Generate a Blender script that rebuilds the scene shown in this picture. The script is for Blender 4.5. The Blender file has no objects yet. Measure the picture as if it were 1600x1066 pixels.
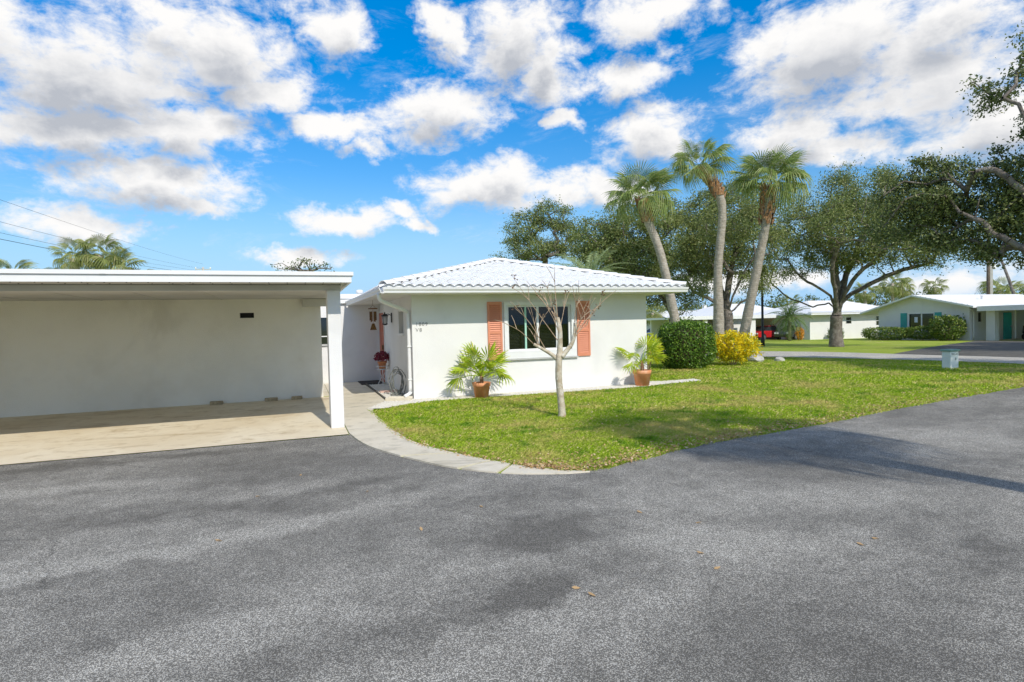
import bpy, bmesh, math, random
import numpy as np
from mathutils import Vector, Matrix, Euler

random.seed(7)
rng = np.random.default_rng(11)
scene = bpy.context.scene
COL = scene.collection
rad = math.radians

# ------------------------------------------------------------------ camera
EYE, YAW, PITCH, ROLL = 1.65, 0.3592, -0.0284, 0.0247
cd = bpy.data.cameras.new('camera')
cd.lens = 20.23
cd.sensor_width = 36
cd.clip_start = 0.05
cd.clip_end = 6000
cam = bpy.data.objects.new('camera', cd)
COL.objects.link(cam)
cam.matrix_world = (Matrix.Translation((0, 0, EYE)) @ Matrix.Rotation(-YAW, 4, 'Z')
                    @ Matrix.Rotation(math.pi / 2 + PITCH, 4, 'X') @ Matrix.Rotation(-ROLL, 4, 'Z'))
scene.camera = cam

# ------------------------------------------------------------------ sun and sky
SUN_EL = rad(40.5)
SUN_AZ = math.atan2(0.12, -1.0)            # direction towards the sun, clockwise from +Y
sd = bpy.data.lights.new('sun', 'SUN')
sd.energy = 3.3
sd.angle = rad(0.53)
sd.color = (1.0, 0.945, 0.85)
sun = bpy.data.objects.new('sun', sd)
COL.objects.link(sun)
to_sun = Vector((math.sin(SUN_AZ) * math.cos(SUN_EL), math.cos(SUN_AZ) * math.cos(SUN_EL), math.sin(SUN_EL)))
sun.rotation_euler = to_sun.to_track_quat('Z', 'Y').to_euler()
sun.location = (0, -20, 30)

scene.view_settings.view_transform = 'Standard'
scene.view_settings.look = 'None'
scene.view_settings.gamma = 1.0
scene.view_settings.use_curve_mapping = False
scene.view_settings.exposure = 0.22

# cumulus clouds: azimuth, elevation, half width, half height in radians
CLOUDS = [(-0.253,0.355,0.170,0.086),(-0.106,0.414,0.131,0.057),(-0.284,0.286,0.120,0.036),(-0.137,0.304,0.111,0.037),(0.073,0.450,0.060,0.042),(-0.027,0.366,0.085,0.040),(0.069,0.325,0.091,0.024),(0.248,0.351,0.114,0.043),(0.119,0.299,0.052,0.019),(-0.189,0.219,0.121,0.045),(-0.150,0.186,0.072,0.020),(-0.289,0.146,0.091,0.024),(0.074,0.177,0.076,0.027),(0.168,0.200,0.043,0.016),(0.200,0.174,0.030,0.013),(0.012,0.112,0.073,0.014),(0.361,0.456,0.109,0.065),(0.436,0.409,0.065,0.050),(0.322,0.236,0.126,0.039),(0.454,0.222,0.098,0.031),(0.570,0.388,0.068,0.029),(0.451,0.335,0.029,0.018),(0.600,0.301,0.088,0.043),(0.541,0.233,0.064,0.036),(0.870,0.378,0.142,0.073),(0.987,0.319,0.108,0.071),(0.827,0.288,0.083,0.036),(1.008,0.382,0.112,0.044),(0.869,0.245,0.101,0.022),(1.061,0.246,0.103,0.055),(1.021,0.039,0.090,0.026),(0.588,0.467,0.104,0.033),(0.252,0.473,0.032,0.038),(0.760,0.059,0.113,0.020)]


class NT:
    """small helper for building node trees"""
    def __init__(s, tree):
        s.t = tree

    def n(s, typ, **kw):
        nd = s.t.nodes.new(typ)
        for k, v in kw.items():
            setattr(nd, k, v)
        return nd

    def put(s, sock, v):
        if isinstance(v, bpy.types.NodeSocket):
            s.t.links.new(v, sock)
        else:
            sock.default_value = v

    def math(s, op, a, b=0.0, c=0.0, clamp=False):
        nd = s.n('ShaderNodeMath', operation=op, use_clamp=clamp)
        s.put(nd.inputs[0], a)
        s.put(nd.inputs[1], b)
        s.put(nd.inputs[2], c)
        return nd.outputs[0]

    def vec(s, op, a, b=(0, 0, 0)):
        nd = s.n('ShaderNodeVectorMath', operation=op)
        s.put(nd.inputs[0], a)
        s.put(nd.inputs[1], b)
        return nd.outputs['Value'] if op in ('LENGTH', 'DOT_PRODUCT', 'DISTANCE') else nd.outputs['Vector']

    def noise(s, v, scale, detail=3.0, rough=0.55, dist=0.0):
        nd = s.n('ShaderNodeTexNoise')
        if v is not None:
            s.put(nd.inputs['Vector'], v)
        nd.inputs['Scale'].default_value = scale
        nd.inputs['Detail'].default_value = detail
        nd.inputs['Roughness'].default_value = rough
        nd.inputs['Distortion'].default_value = dist
        return nd.outputs['Fac'], nd.outputs['Color']

    def rng(s, v, a, b, c=0.0, d=1.0, smooth=True):
        nd = s.n('ShaderNodeMapRange', interpolation_type='SMOOTHSTEP' if smooth else 'LINEAR')
        s.put(nd.inputs[0], v)
        for i, x in enumerate((a, b, c, d)):
            s.put(nd.inputs[i + 1], x)
        return nd.outputs[0]

    def mix(s, f, a, b):
        nd = s.n('ShaderNodeMix', data_type='RGBA')
        s.put(nd.inputs[0], f)
        for i, x in ((6, a), (7, b)):
            s.put(nd.inputs[i], x if isinstance(x, bpy.types.NodeSocket) else tuple(x)[:3] + (1,))
        return nd.outputs[2]


def cloud_group():
    g = bpy.data.node_groups.new('cloud_density', 'ShaderNodeTree')
    g.interface.new_socket('P', in_out='INPUT', socket_type='NodeSocketVector')
    g.interface.new_socket('Amp', in_out='INPUT', socket_type='NodeSocketFloat')
    g.interface.new_socket('D', in_out='OUTPUT', socket_type='NodeSocketFloat')
    t = NT(g)
    gi, go = t.n('NodeGroupInput'), t.n('NodeGroupOutput')
    p = gi.outputs[0]
    _, wc = t.noise(p, 8.0, 5.0, 0.62)
    w = t.vec('MULTIPLY', t.vec('SUBTRACT', wc, (.5, .5, .5)), (0.17, 0.10, 0))
    q = t.vec('ADD', p, w)
    acc = None
    for a, e, ww, hh in CLOUDS:
        d = t.vec('LENGTH', t.vec('MULTIPLY', t.vec('SUBTRACT', q, (a, e, 0)), (1 / (ww * 1.12), 1 / (hh * 1.15), 0)))
        v = t.math('SUBTRACT', 1.0, d)
        acc = v if acc is None else t.math('MAXIMUM', acc, v)
    sx = t.n('ShaderNodeSeparateXYZ')
    t.put(sx.inputs[0], p)
    # the rest of the sky carries the same kind of broken cloud
    away = t.math('MAXIMUM', t.rng(t.math('ABSOLUTE', t.math('SUBTRACT', sx.outputs[0], 0.36)), 0.68, 1.0),
                  t.rng(sx.outputs[1], 0.50, 0.62))
    gn, _ = t.noise(t.vec('MULTIPLY', p, (1, 1.6, 1)), 3.2, 2.0, 0.5)
    gen = t.math('SUBTRACT', t.math('MULTIPLY', t.math('SUBTRACT', gn, 0.48), 5.0),
                 t.math('MULTIPLY', t.math('SUBTRACT', 1.0, away), 4.0))
    acc = t.math('MAXIMUM', acc, gen)
    f1, _ = t.noise(t.vec('MULTIPLY', p, (1, 1.7, 1)), 15.0, 9.0, 0.66, 0.25)
    dens = t.math('ADD', t.math('MAXIMUM', acc, -1.0), t.math('MULTIPLY', t.math('SUBTRACT', f1, 0.5), gi.outputs[1]))
    t.put(go.inputs[0], dens)
    return g


world = bpy.data.worlds.new('World')
scene.world = world
world.use_nodes = True
wt = NT(world.node_tree)
world.node_tree.nodes.clear()
sky = wt.n('ShaderNodeTexSky', sky_type='NISHITA')
sky.sun_disc = False
sky.sun_elevation = SUN_EL
sky.sun_rotation = SUN_AZ
sky.air_density = 1.0
sky.dust_density = 0.25
sky.ozone_density = 2.5
hs = wt.n('ShaderNodeHueSaturation')
wt.put(hs.inputs['Color'], sky.outputs[0])
tc = wt.n('ShaderNodeTexCoord')
sxyz = wt.n('ShaderNodeSeparateXYZ')
wt.put(sxyz.inputs[0], tc.outputs['Generated'])
wt.put(hs.inputs['Saturation'], wt.rng(sxyz.outputs[2], 0.0, 0.40, 1.30, 1.50, False))
wt.put(hs.inputs['Value'], wt.rng(sxyz.outputs[2], 0.0, 0.50, 0.95, 1.85, False))
az = wt.math('ARCTAN2', sxyz.outputs[0], sxyz.outputs[1])
el = wt.math('ARCSINE', sxyz.outputs[2])
cp = wt.n('ShaderNodeCombineXYZ')
wt.put(cp.inputs[0], az)
wt.put(cp.inputs[1], el)
CG = cloud_group()


def cloud_at(v, amp):
    nd = wt.n('ShaderNodeGroup')
    nd.node_tree = CG
    wt.put(nd.inputs[0], v)
    nd.inputs[1].default_value = amp
    return nd.outputs[0]


d0 = cloud_at(cp.outputs[0], 2.1)
d1 = cloud_at(wt.vec('ADD', cp.outputs[0], (0.010, 0.040, 0)), 0.9)
alpha = wt.rng(d0, -0.16, 0.62)
ci, _ = wt.noise(wt.vec('MULTIPLY', cp.outputs[0], (1.0, 3.2, 1)), 4.5, 8.0, 0.68, 0.6)
alpha = wt.math('MAXIMUM', alpha, wt.math('MULTIPLY', wt.rng(ci, 0.52, 0.80), 0.42))
alpha = wt.math('MULTIPLY', alpha, wt.rng(sxyz.outputs[2], -0.01, 0.05))
shade = wt.rng(d1, 0.0, 1.05)
thick = wt.rng(d0, 0.05, 1.0)
bn_, _ = wt.noise(wt.vec('MULTIPLY', cp.outputs[0], (1, 2.2, 1)), 5.5, 3.0, 0.5)
grey = wt.math('MULTIPLY', shade, wt.math('ADD', wt.math('MULTIPLY', thick, 0.25), wt.rng(bn_, 0.30, 0.56, 0.32, 1.0)), clamp=True)
ccol = wt.mix(grey, (8.6, 8.5, 8.4), (4.3, 4.55, 5.05))
low = wt.mix(wt.rng(sxyz.outputs[2], 0.0, 0.26), (3.3, 5.7, 8.4), hs.outputs[0])
skc = wt.mix(alpha, low, ccol)
bg = wt.n('ShaderNodeBackground')
bg.inputs['Strength'].default_value = 0.10
wt.put(bg.inputs['Color'], skc)
wo = wt.n('ShaderNodeOutputWorld')
wt.put(wo.inputs[0], bg.outputs[0])
world.cycles.sampling_method = 'MANUAL'
world.cycles.sample_map_resolution = 512

# ------------------------------------------------------------------ materials
MATS = {}


def new_mat(name):
    m = bpy.data.materials.new(name)
    m.use_nodes = True
    m.node_tree.nodes.clear()
    t = NT(m.node_tree)
    out = t.n('ShaderNodeOutputMaterial')
    MATS[name] = m
    return m, t, out


def pm(name, c1, c2=None, scale=4.0, rough=0.7, bump=0.0, bscale=60.0, c3=None, s3=0.6, metal=0.0, spec=0.4, coord='Object', lo=0.35, hi=0.65, bdist=0.01):
    """principled material with two scales of noise colour and fine relief"""
    m, t, out = new_mat(name)
    b = t.n('ShaderNodeBsdfPrincipled')
    tcn = t.n('ShaderNodeTexCoord')
    co = tcn.outputs[coord]
    col = tuple(c1) + (1,)
    if c2 is not None:
        f, _ = t.noise(co, scale, 5.0, 0.6)
        col = t.mix(t.rng(f, lo, hi), c1, c2)
    if c3 is not None:
        f, _ = t.noise(co, s3, 4.0, 0.6, 0.4)
        col = t.mix(t.math('MULTIPLY', t.rng(f, 0.52, 0.72), 0.8), col, c3)
    t.put(b.inputs['Base Color'], col)
    b.inputs['Roughness'].default_value = rough
    b.inputs['Metallic'].default_value = metal
    b.inputs['Specular IOR Level'].default_value = spec
    if bump > 0:
        f, _ = t.noise(co, bscale, 3.0, 0.6)
        bn = t.n('ShaderNodeBump')
        bn.inputs['Strength'].default_value = bump
        bn.inputs['Distance'].default_value = bdist
        t.put(bn.inputs['Height'], f)
        t.put(b.inputs['Normal'], bn.outputs[0])
    t.put(out.inputs[0], b.outputs[0])
    return m


def foliage(name, c1, c2, c3=None, trans=0.3, rough=0.5, patch=0.0, pc=None, pscale=0.8, spec=0.35, lush=None):
    """leaf material: every leaf its own shade, part of the light passes through"""
    m, t, out = new_mat(name)
    geo = t.n('ShaderNodeNewGeometry')
    r = geo.outputs['Random Per Island']
    col = t.mix(r, c1, c2)
    if c3 is not None:
        col = t.mix(t.rng(t.math('FRACT', t.math('MULTIPLY', r, 7.31)), 0.74, 0.92), col, c3)
    if patch > 0:
        tcn = t.n('ShaderNodeTexCoord')
        f, _ = t.noise(tcn.outputs['Object'], pscale, 4.0, 0.65)
        col = t.mix(t.math('MULTIPLY', t.rng(f, 0.46, 0.68), patch), col, pc)
    if lush is not None:
        f, _ = t.noise(t.vec('ADD', tcn.outputs['Object'], (31, 17, 0)), 1.5, 4.0, 0.7)
        col = t.mix(t.math('MULTIPLY', t.rng(f, 0.53, 0.66), 0.85), col, lush)
    b = t.n('ShaderNodeBsdfPrincipled')
    t.put(b.inputs['Base Color'], col)
    b.inputs['Roughness'].default_value = rough
    b.inputs['Specular IOR Level'].default_value = spec
    tr = t.n('ShaderNodeBsdfTranslucent')
    t.put(tr.inputs['Color'], col)
    ms = t.n('ShaderNodeMixShader')
    ms.inputs[0].default_value = trans
    t.put(ms.inputs[1], b.outputs[0])
    t.put(ms.inputs[2], tr.outputs[0])
    t.put(out.inputs[0], ms.outputs[0])
    return m


# walls, paint, trim
pm('stucco', (.755, .745, .725), (.725, .715, .695), 1.3, .88, .4, 60, c3=(.68, .67, .65), s3=.9, bdist=.010)
pm('carport_stucco', (.80, .775, .70), (.74, .715, .64), .9, .88, .7, 55, c3=(.64, .61, .54), s3=.55, bdist=.012)
pm('white_paint', (.76, .76, .755), (.73, .73, .72), 3.0, .45, .06, 40)
pm('roof_paint', (.82, .815, .80), (.77, .765, .75), 5.0, .5, .12, 60, c3=(.70, .70, .68), s3=1.1)
pm('soffit_paint', (.74, .73, .68), (.70, .69, .63), 2.0, .7, .1, 60)
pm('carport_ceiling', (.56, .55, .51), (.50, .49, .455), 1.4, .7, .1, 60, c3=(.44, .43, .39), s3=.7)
pm('coral_paint', (.68, .27, .16), (.62, .235, .135), 3.0, .5, .08, 60)
pm('coral_door', (.50, .15, .09), (.44, .13, .08), 3.0, .45, .05, 60)
pm('teal_paint', (.045, .36, .34), (.04, .31, .30), 3.0, .5)
pm('teal_door', (.05, .55, .56), (.045, .50, .51), 3.0, .45)
pm('black_metal', (.018, .018, .02), (.03, .03, .03), 30, .45)
pm('grey_sill', (.50, .50, .48), (.44, .44, .42), 6, .7)
pm('number_grey', (.28, .28, .27), (.22, .22, .21), 40, .6)
pm('terracotta', (.62, .235, .095), (.68, .30, .145), 6.0, .75, .2, 60, c3=(.72, .42, .28), s3=5)
pm('soil', (.05, .035, .022), (.09, .06, .04), 30, .95, .6, 50)
pm('copper', (.20, .10, .035), (.12, .06, .02), 20, .45, metal=.6)
pm('wood_brown', (.20, .10, .045), (.14, .07, .03), 12, .6, .2, 60)
pm('rubber_mat', (.02, .02, .022), (.045, .045, .045), 40, .9, .4, 150)
pm('hose_rubber', (.15, .16, .15), (.22, .23, .21), 20, .5)
pm('white_wire', (.75, .75, .73), None, rough=.45)
pm('dull_brown', (.42, .34, .21), (.28, .22, .13), 12, .9, .5, 40)
pm('rock', (.52, .50, .44), (.38, .36, .31), 8, .9, .6, 25)
pm('dark_void', (.015, .015, .016), None, rough=.8)
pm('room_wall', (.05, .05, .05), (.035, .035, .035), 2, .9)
pm('curtain', (.55, .57, .60), (.48, .50, .54), 6, .9)
pm('blind', (.20, .20, .21), (.17, .17, .18), 6, .7)
pm('green_edge', (.35, .62, .50), (.40, .66, .54), 8, .4)
pm('edging', (.07, .065, .055), (.12, .11, .09), 10, .9, .4, 40)
pm('paver_pink', (.62, .40, .32), (.66, .46, .38), 10, .9, .3, 60)
pm('box_green', (.19, .32, .27), (.23, .36, .31), 4, .6, .1, 40)
pm('box_white', (.80, .82, .79), (.74, .77, .73), 5, .6, .1, 40)
pm('print_dark', (.10, .13, .12), None, rough=.7)
pm('pole_wood', (.10, .075, .055), (.15, .12, .09), 6, .9, .4, 30)
pm('pole_pale', (.52, .50, .46), (.46, .44, .40), 6, .8)
pm('wire_black', (.02, .02, .022), None, rough=.6)
pm('car_red', (.50, .02, .025), (.46, .018, .022), 2, .22, spec=.6)
pm('car_blue', (.03, .10, .38), (.028, .09, .35), 2, .22, spec=.6)
pm('car_grey', (.05, .05, .055), None, rough=.25, spec=.6)
pm('tyre', (.015, .015, .016), (.03, .03, .03), 20, .85)
pm('alloy', (.45, .45, .46), None, rough=.35, metal=.8)
pm('lamp_white', (.8, .8, .78), None, rough=.4)
pm('sky_sign', (.75, .80, .84), None, rough=.6)
# bark
pm('boot_bark', (.42, .23, .11), (.26, .13, .06), 9, .85, .5, 40, c3=(.60, .46, .31), s3=8)
pm('oak_bark', (.22, .195, .165), (.12, .10, .085), 5, .95, .8, 22, c3=(.38, .35, .31), s3=2.2, bdist=.04)
pm('pale_bark', (.58, .52, .40), (.42, .34, .23), 9, .85, .8, 40, c3=(.72, .70, .62), s3=11, bdist=.012)
pm('twig', (.50, .38, .26), (.36, .25, .16), 12, .85)
pm('seed_pod', (.20, .125, .07), (.13, .08, .045), 20, .9)
# leaves
foliage('oak_leaf', (.12, .175, .045), (.265, .32, .10), (.37, .38, .16), .32, .42, .6, (.29, .31, .10), .5)
foliage('oak_leaf_dark', (.10, .14, .042), (.215, .26, .085), (.31, .32, .14), .30, .42)
foliage('palm_leaf', (.24, .33, .085), (.38, .47, .15), (.52, .54, .26), .36, .42)
foliage('palm_leaf_far', (.20, .25, .060), (.33, .37, .12), (.44, .42, .18), .30, .5)
foliage('date_leaf', (.10, .17, .035), (.16, .24, .06), None, .25, .45)
foliage('date_leaf_pale', (.30, .38, .17), (.42, .50, .25), None, .3, .5)
foliage('fan_leaf', (.34, .50, .022), (.48, .62, .035), (.62, .64, .07), .40, .38)
foliage('hedge_leaf', (.055, .125, .016), (.15, .28, .035), (.27, .40, .06), .25, .35)
foliage('croton_leaf', (.80, .60, .010), (.90, .76, .035), (.42, .48, .03), .32, .38)
foliage('orange_leaf', (.65, .30, .03), (.80, .42, .04), None, .3, .4)
foliage('wild_leaf', (.46, .56, .02), (.64, .66, .03), (.74, .66, .06), .38, .45)
foliage('flower_red', (.16, .012, .035), (.30, .03, .06), (.40, .16, .18), .2, .5)
foliage('grass_blade', (.28, .42, .020), (.47, .60, .050), (.78, .66, .28), .42, .5, .90, (.66, .55, .20), .62, spec=.08, lush=(.14, .31, .018))
foliage('dry_leaf', (.42, .24, .10), (.60, .42, .22), (.72, .58, .38), .2, .7)
foliage('shrub_leaf', (.075, .14, .022), (.19, .27, .05), (.33, .36, .10), .25, .4)
foliage('far_leaf', (.060, .100, .026), (.15, .20, .055), (.24, .25, .09), .22, .5)


def ground_mat():
    m, t, out = new_mat('turf')
    tcn = t.n('ShaderNodeTexCoord')
    co = tcn.outputs['Object']
    f1, _ = t.noise(co, .55, 5, .65)
    f2, _ = t.noise(co, 26, 4, .7)
    f3, _ = t.noise(co, .13, 3, .6)
    col = t.mix(t.rng(f2, .3, .7), (.20, .27, .03), (.44, .52, .08))
    col = t.mix(t.math('MULTIPLY', t.rng(f1, .50, .72), .75), col, (.50, .45, .17))
    col = t.mix(t.math('MULTIPLY', t.rng(f3, .50, .65), .35), col, (.22, .37, .04))
    b = t.n('ShaderNodeBsdfPrincipled')
    t.put(b.inputs['Base Color'], col)
    b.inputs['Roughness'].default_value = .95
    b.inputs['Specular IOR Level'].default_value = .1
    bn = t.n('ShaderNodeBump')
    bn.inputs['Strength'].default_value = .9
    bn.inputs['Distance'].default_value = .05
    t.put(bn.inputs['Height'], f2)
    t.put(b.inputs['Normal'], bn.outputs[0])
    t.put(out.inputs[0], b.outputs[0])


def asphalt_mat(name, base=.115, light=.36, worn=.60, marks=()):
    m, t, out = new_mat(name)
    tcn = t.n('ShaderNodeTexCoord')
    co = tcn.outputs['Object']
    vo = t.n('ShaderNodeTexVoronoi')
    t.put(vo.inputs['Vector'], co)
    vo.inputs['Scale'].default_value = 215
    cell = t.n('ShaderNodeSeparateColor')
    t.put(cell.inputs[0], vo.outputs['Color'])
    st = t.rng(cell.outputs[0], .52, .86)                    # pale stones in dark binder
    f1, _ = t.noise(t.vec('MULTIPLY', co, (.7, 1.2, 1)), .62, 9, .66, .3)      # long worn lanes along the drive
    f2, _ = t.noise(co, 3.4, 9, .74, .2)
    f3, _ = t.noise(co, 190, 2, .5)
    f4, _ = t.noise(t.vec('ADD', co, (7, 3, 0)), .33, 3, .5, .6)
    wear = t.math('ADD', t.math('MULTIPLY', t.rng(f1, .34, .68), .62), t.math('MULTIPLY', t.rng(f2, .36, .66), .45))
    wear = t.math('MULTIPLY', wear, t.rng(f4, .30, .55, .62, 1.0), clamp=True)
    if marks:                                   # bleached tyre lanes (+) and newer dark patches (-)
        _, wc = t.noise(co, 1.5, 9, .72)
        wp = t.vec('ADD', co, t.vec('MULTIPLY', t.vec('SUBTRACT', wc, (.5, .5, .5)), (.9, .7, 0)))
        for mx, my, rx_, ry_, ang, am in marks:
            rot = t.n('ShaderNodeVectorRotate', rotation_type='Z_AXIS')
            t.put(rot.inputs['Vector'], t.vec('SUBTRACT', wp, (mx, my, 0)))
            rot.inputs['Angle'].default_value = -ang
            dd = t.vec('LENGTH', t.vec('MULTIPLY', rot.outputs[0], (1 / rx_, 1 / ry_, 0)))
            wear = t.math('ADD', wear, t.math('MULTIPLY', t.rng(dd, .25, 1.15, 1.0, 0.0), am), clamp=True)
    dark = t.mix(f3, (base * .62, base * .58, base * .50), (base * 1.5, base * 1.40, base * 1.22))
    dark = t.mix(t.math('MULTIPLY', wear, worn), dark, (light * .70, light * .66, light * .575))
    amt = t.math('MULTIPLY', st, t.math('ADD', t.math('MULTIPLY', wear, .62), .26))
    col = t.mix(amt, dark, (light * 2.05, light * 1.94, light * 1.70))
    # hairline cracks, only here and there
    ve = t.n('ShaderNodeTexVoronoi', feature='DISTANCE_TO_EDGE')
    _, cw = t.noise(co, 3.0, 6, .7)
    t.put(ve.inputs['Vector'], t.vec('ADD', co, t.vec('MULTIPLY', cw, (.35, .35, 0))))
    ve.inputs['Scale'].default_value = .42
    cm_, _ = t.noise(t.vec('ADD', co, (13, 5, 0)), .5, 3, .5)
    crack = t.math('MULTIPLY', t.rng(ve.outputs['Distance'], .0008, .0032, 1.0, 0.0), t.rng(cm_, .56, .66))
    col = t.mix(t.math('MULTIPLY', crack, .5), col, (base * .35, base * .34, base * .32))
    b = t.n('ShaderNodeBsdfPrincipled')
    t.put(b.inputs['Base Color'], col)
    t.put(b.inputs['Roughness'], t.rng(wear, 0, 1, .75, .95))
    b.inputs['Specular IOR Level'].default_value = .15
    bn = t.n('ShaderNodeBump')
    bn.inputs['Strength'].default_value = .55
    bn.inputs['Distance'].default_value = .006
    t.put(bn.inputs['Height'], t.math('ADD', t.math('MULTIPLY', vo.outputs['Distance'], -.8), f3))
    t.put(b.inputs['Normal'], bn.outputs[0])
    t.put(out.inputs[0], b.outputs[0])


def concrete_mat(name, c1, c2, stain, s=.7):
    m, t, out = new_mat(name)
    tcn = t.n('ShaderNodeTexCoord')
    co = tcn.outputs['Object']
    f1, _ = t.noise(co, s, 5, .65, .4)
    f2, _ = t.noise(co, 3.2, 6, .7, .2)
    f3, _ = t.noise(co, 120, 2, .6)
    f4, _ = t.noise(t.vec('MULTIPLY', co, (.5, 1.6, 1)), 1.1, 5, .7, .8)
    col = t.mix(t.rng(f1, .35, .65), c1, c2)
    col = t.mix(t.math('MULTIPLY', t.rng(f2, .50, .72), .60), col, stain)
    col = t.mix(t.math('MULTIPLY', t.rng(f4, .53, .70), .7), col, stain)
    f5, _ = t.noise(t.vec('ADD', co, (5, 9, 0)), 6.5, 6, .75, .6)
    col = t.mix(t.math('MULTIPLY', t.rng(f5, .62, .74), .65), col, tuple(x * .45 for x in stain))
    col = t.mix(t.math('MULTIPLY', f3, .22), col, tuple(x * .55 for x in c1))
    b = t.n('ShaderNodeBsdfPrincipled')
    t.put(b.inputs['Base Color'], col)
    b.inputs['Roughness'].default_value = .85
    b.inputs['Specular IOR Level'].default_value = .3
    bn = t.n('ShaderNodeBump')
    bn.inputs['Strength'].default_value = .3
    bn.inputs['Distance'].default_value = .004
    t.put(bn.inputs['Height'], f3)
    t.put(b.inputs['Normal'], bn.outputs[0])
    t.put(out.inputs[0], b.outputs[0])


def glass_mat(name, tint=.55, mirror=.22):
    m, t, out = new_mat(name)
    lw = t.n('ShaderNodeLayerWeight')
    lw.inputs['Blend'].default_value = .35
    tr = t.n('ShaderNodeBsdfTransparent')
    tr.inputs['Color'].default_value = (tint, tint * 1.03, tint * 1.02, 1)
    gl = t.n('ShaderNodeBsdfGlossy')
    gl.inputs['Roughness'].default_value = .02
    gl.inputs['Color'].default_value = (.85, .9, .92, 1)
    ms = t.n('ShaderNodeMixShader')
    t.put(ms.inputs[0], t.math('ADD', t.math('MULTIPLY', lw.outputs['Fresnel'], .22), mirror * .1, clamp=True))
    t.put(ms.inputs[1], tr.outputs[0])
    t.put(ms.inputs[2], gl.outputs[0])
    t.put(out.inputs[0], ms.outputs[0])




def ring_bark(name, c1, c2, c3):
    """palm trunk: old leaf scars as close uneven rings"""
    m, t, out = new_mat(name)
    co = t.n('ShaderNodeTexCoord').outputs['Object']
    f1, _ = t.noise(co, 7, 5, .65)
    f2, _ = t.noise(t.vec('MULTIPLY', co, (1, 1, 9)), 3.5, 4, .6)
    wv = t.n('ShaderNodeTexWave', wave_type='BANDS', bands_direction='Z', wave_profile='SAW')
    t.put(wv.inputs['Vector'], co)
    wv.inputs['Scale'].default_value = 3.4
    wv.inputs['Distortion'].default_value = 3.0
    wv.inputs['Detail'].default_value = 3
    wv.inputs['Detail Scale'].default_value = 2.5
    col = t.mix(t.rng(f1, .35, .65), c1, c2)
    col = t.mix(t.math('MULTIPLY', t.rng(f2, .50, .70), .7), col, c3)
    col = t.mix(t.math('MULTIPLY', t.rng(wv.outputs['Fac'], .80, .98), .6), col, tuple(x * .6 for x in c3))
    b = t.n('ShaderNodeBsdfPrincipled')
    t.put(b.inputs['Base Color'], col)
    b.inputs['Roughness'].default_value = .92
    b.inputs['Specular IOR Level'].default_value = .2
    bn = t.n('ShaderNodeBump')
    bn.inputs['Strength'].default_value = .8
    bn.inputs['Distance'].default_value = .03
    t.put(bn.inputs['Height'], t.math('ADD', wv.outputs['Fac'], f1))
    t.put(b.inputs['Normal'], bn.outputs[0])
    t.put(out.inputs[0], b.outputs[0])


ring_bark('palm_bark', (.42, .365, .30), (.54, .48, .41), (.28, .235, .19))
ground_mat()
asphalt_mat('asphalt', .092, .345, .62, [(-1.7, 4.85, 1.0, .20, .12, 1.0), (-.2, 5.15, 1.2, .25, .2, .5), (1.05, 5.6, 1.0, .2, .25, .45), (-2.5, 7.4, 2.2, .25, .02, .35), (1.0, 2.7, 1.4, .45, .2, .5), (2.75, 3.5, .8, .45, -.3, .45), (-.6, 3.4, 1.3, .4, .3, .4), (5.2, 3.6, 1.8, .5, -.5, .35), (8, 5, 3, .6, .2, .4),
                         (1.25, 3.2, .48, .24, .2, -.9), (1.8, 4.2, .7, .42, .3, -.55), (.45, 6.2, .7, .30, .3, -.4), (-.9, 5.9, 1.3, .25, .15, -.3), (-2.6, 8.7, 3.2, .25, .02, -.4), (4.3, 2.4, .9, .4, .3, -.3)])
asphalt_mat('street_asphalt', .34, .50, .7)
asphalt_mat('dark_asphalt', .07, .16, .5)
concrete_mat('slab_concrete', (.70, .595, .42), (.78, .69, .52), (.42, .31, .17))
concrete_mat('walk_concrete', (.64, .575, .445), (.72, .655, .53), (.36, .32, .24), 1.1)
glass_mat('glass')
pm('dark_glass', (.012, .014, .016), None, rough=.06, spec=.7)
pm('car_glass', (.02, .025, .03), None, rough=.08, spec=.8)
pm('shell', (.80, .77, .70), (.66, .62, .54), 18, .9, .6, 60)


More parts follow.
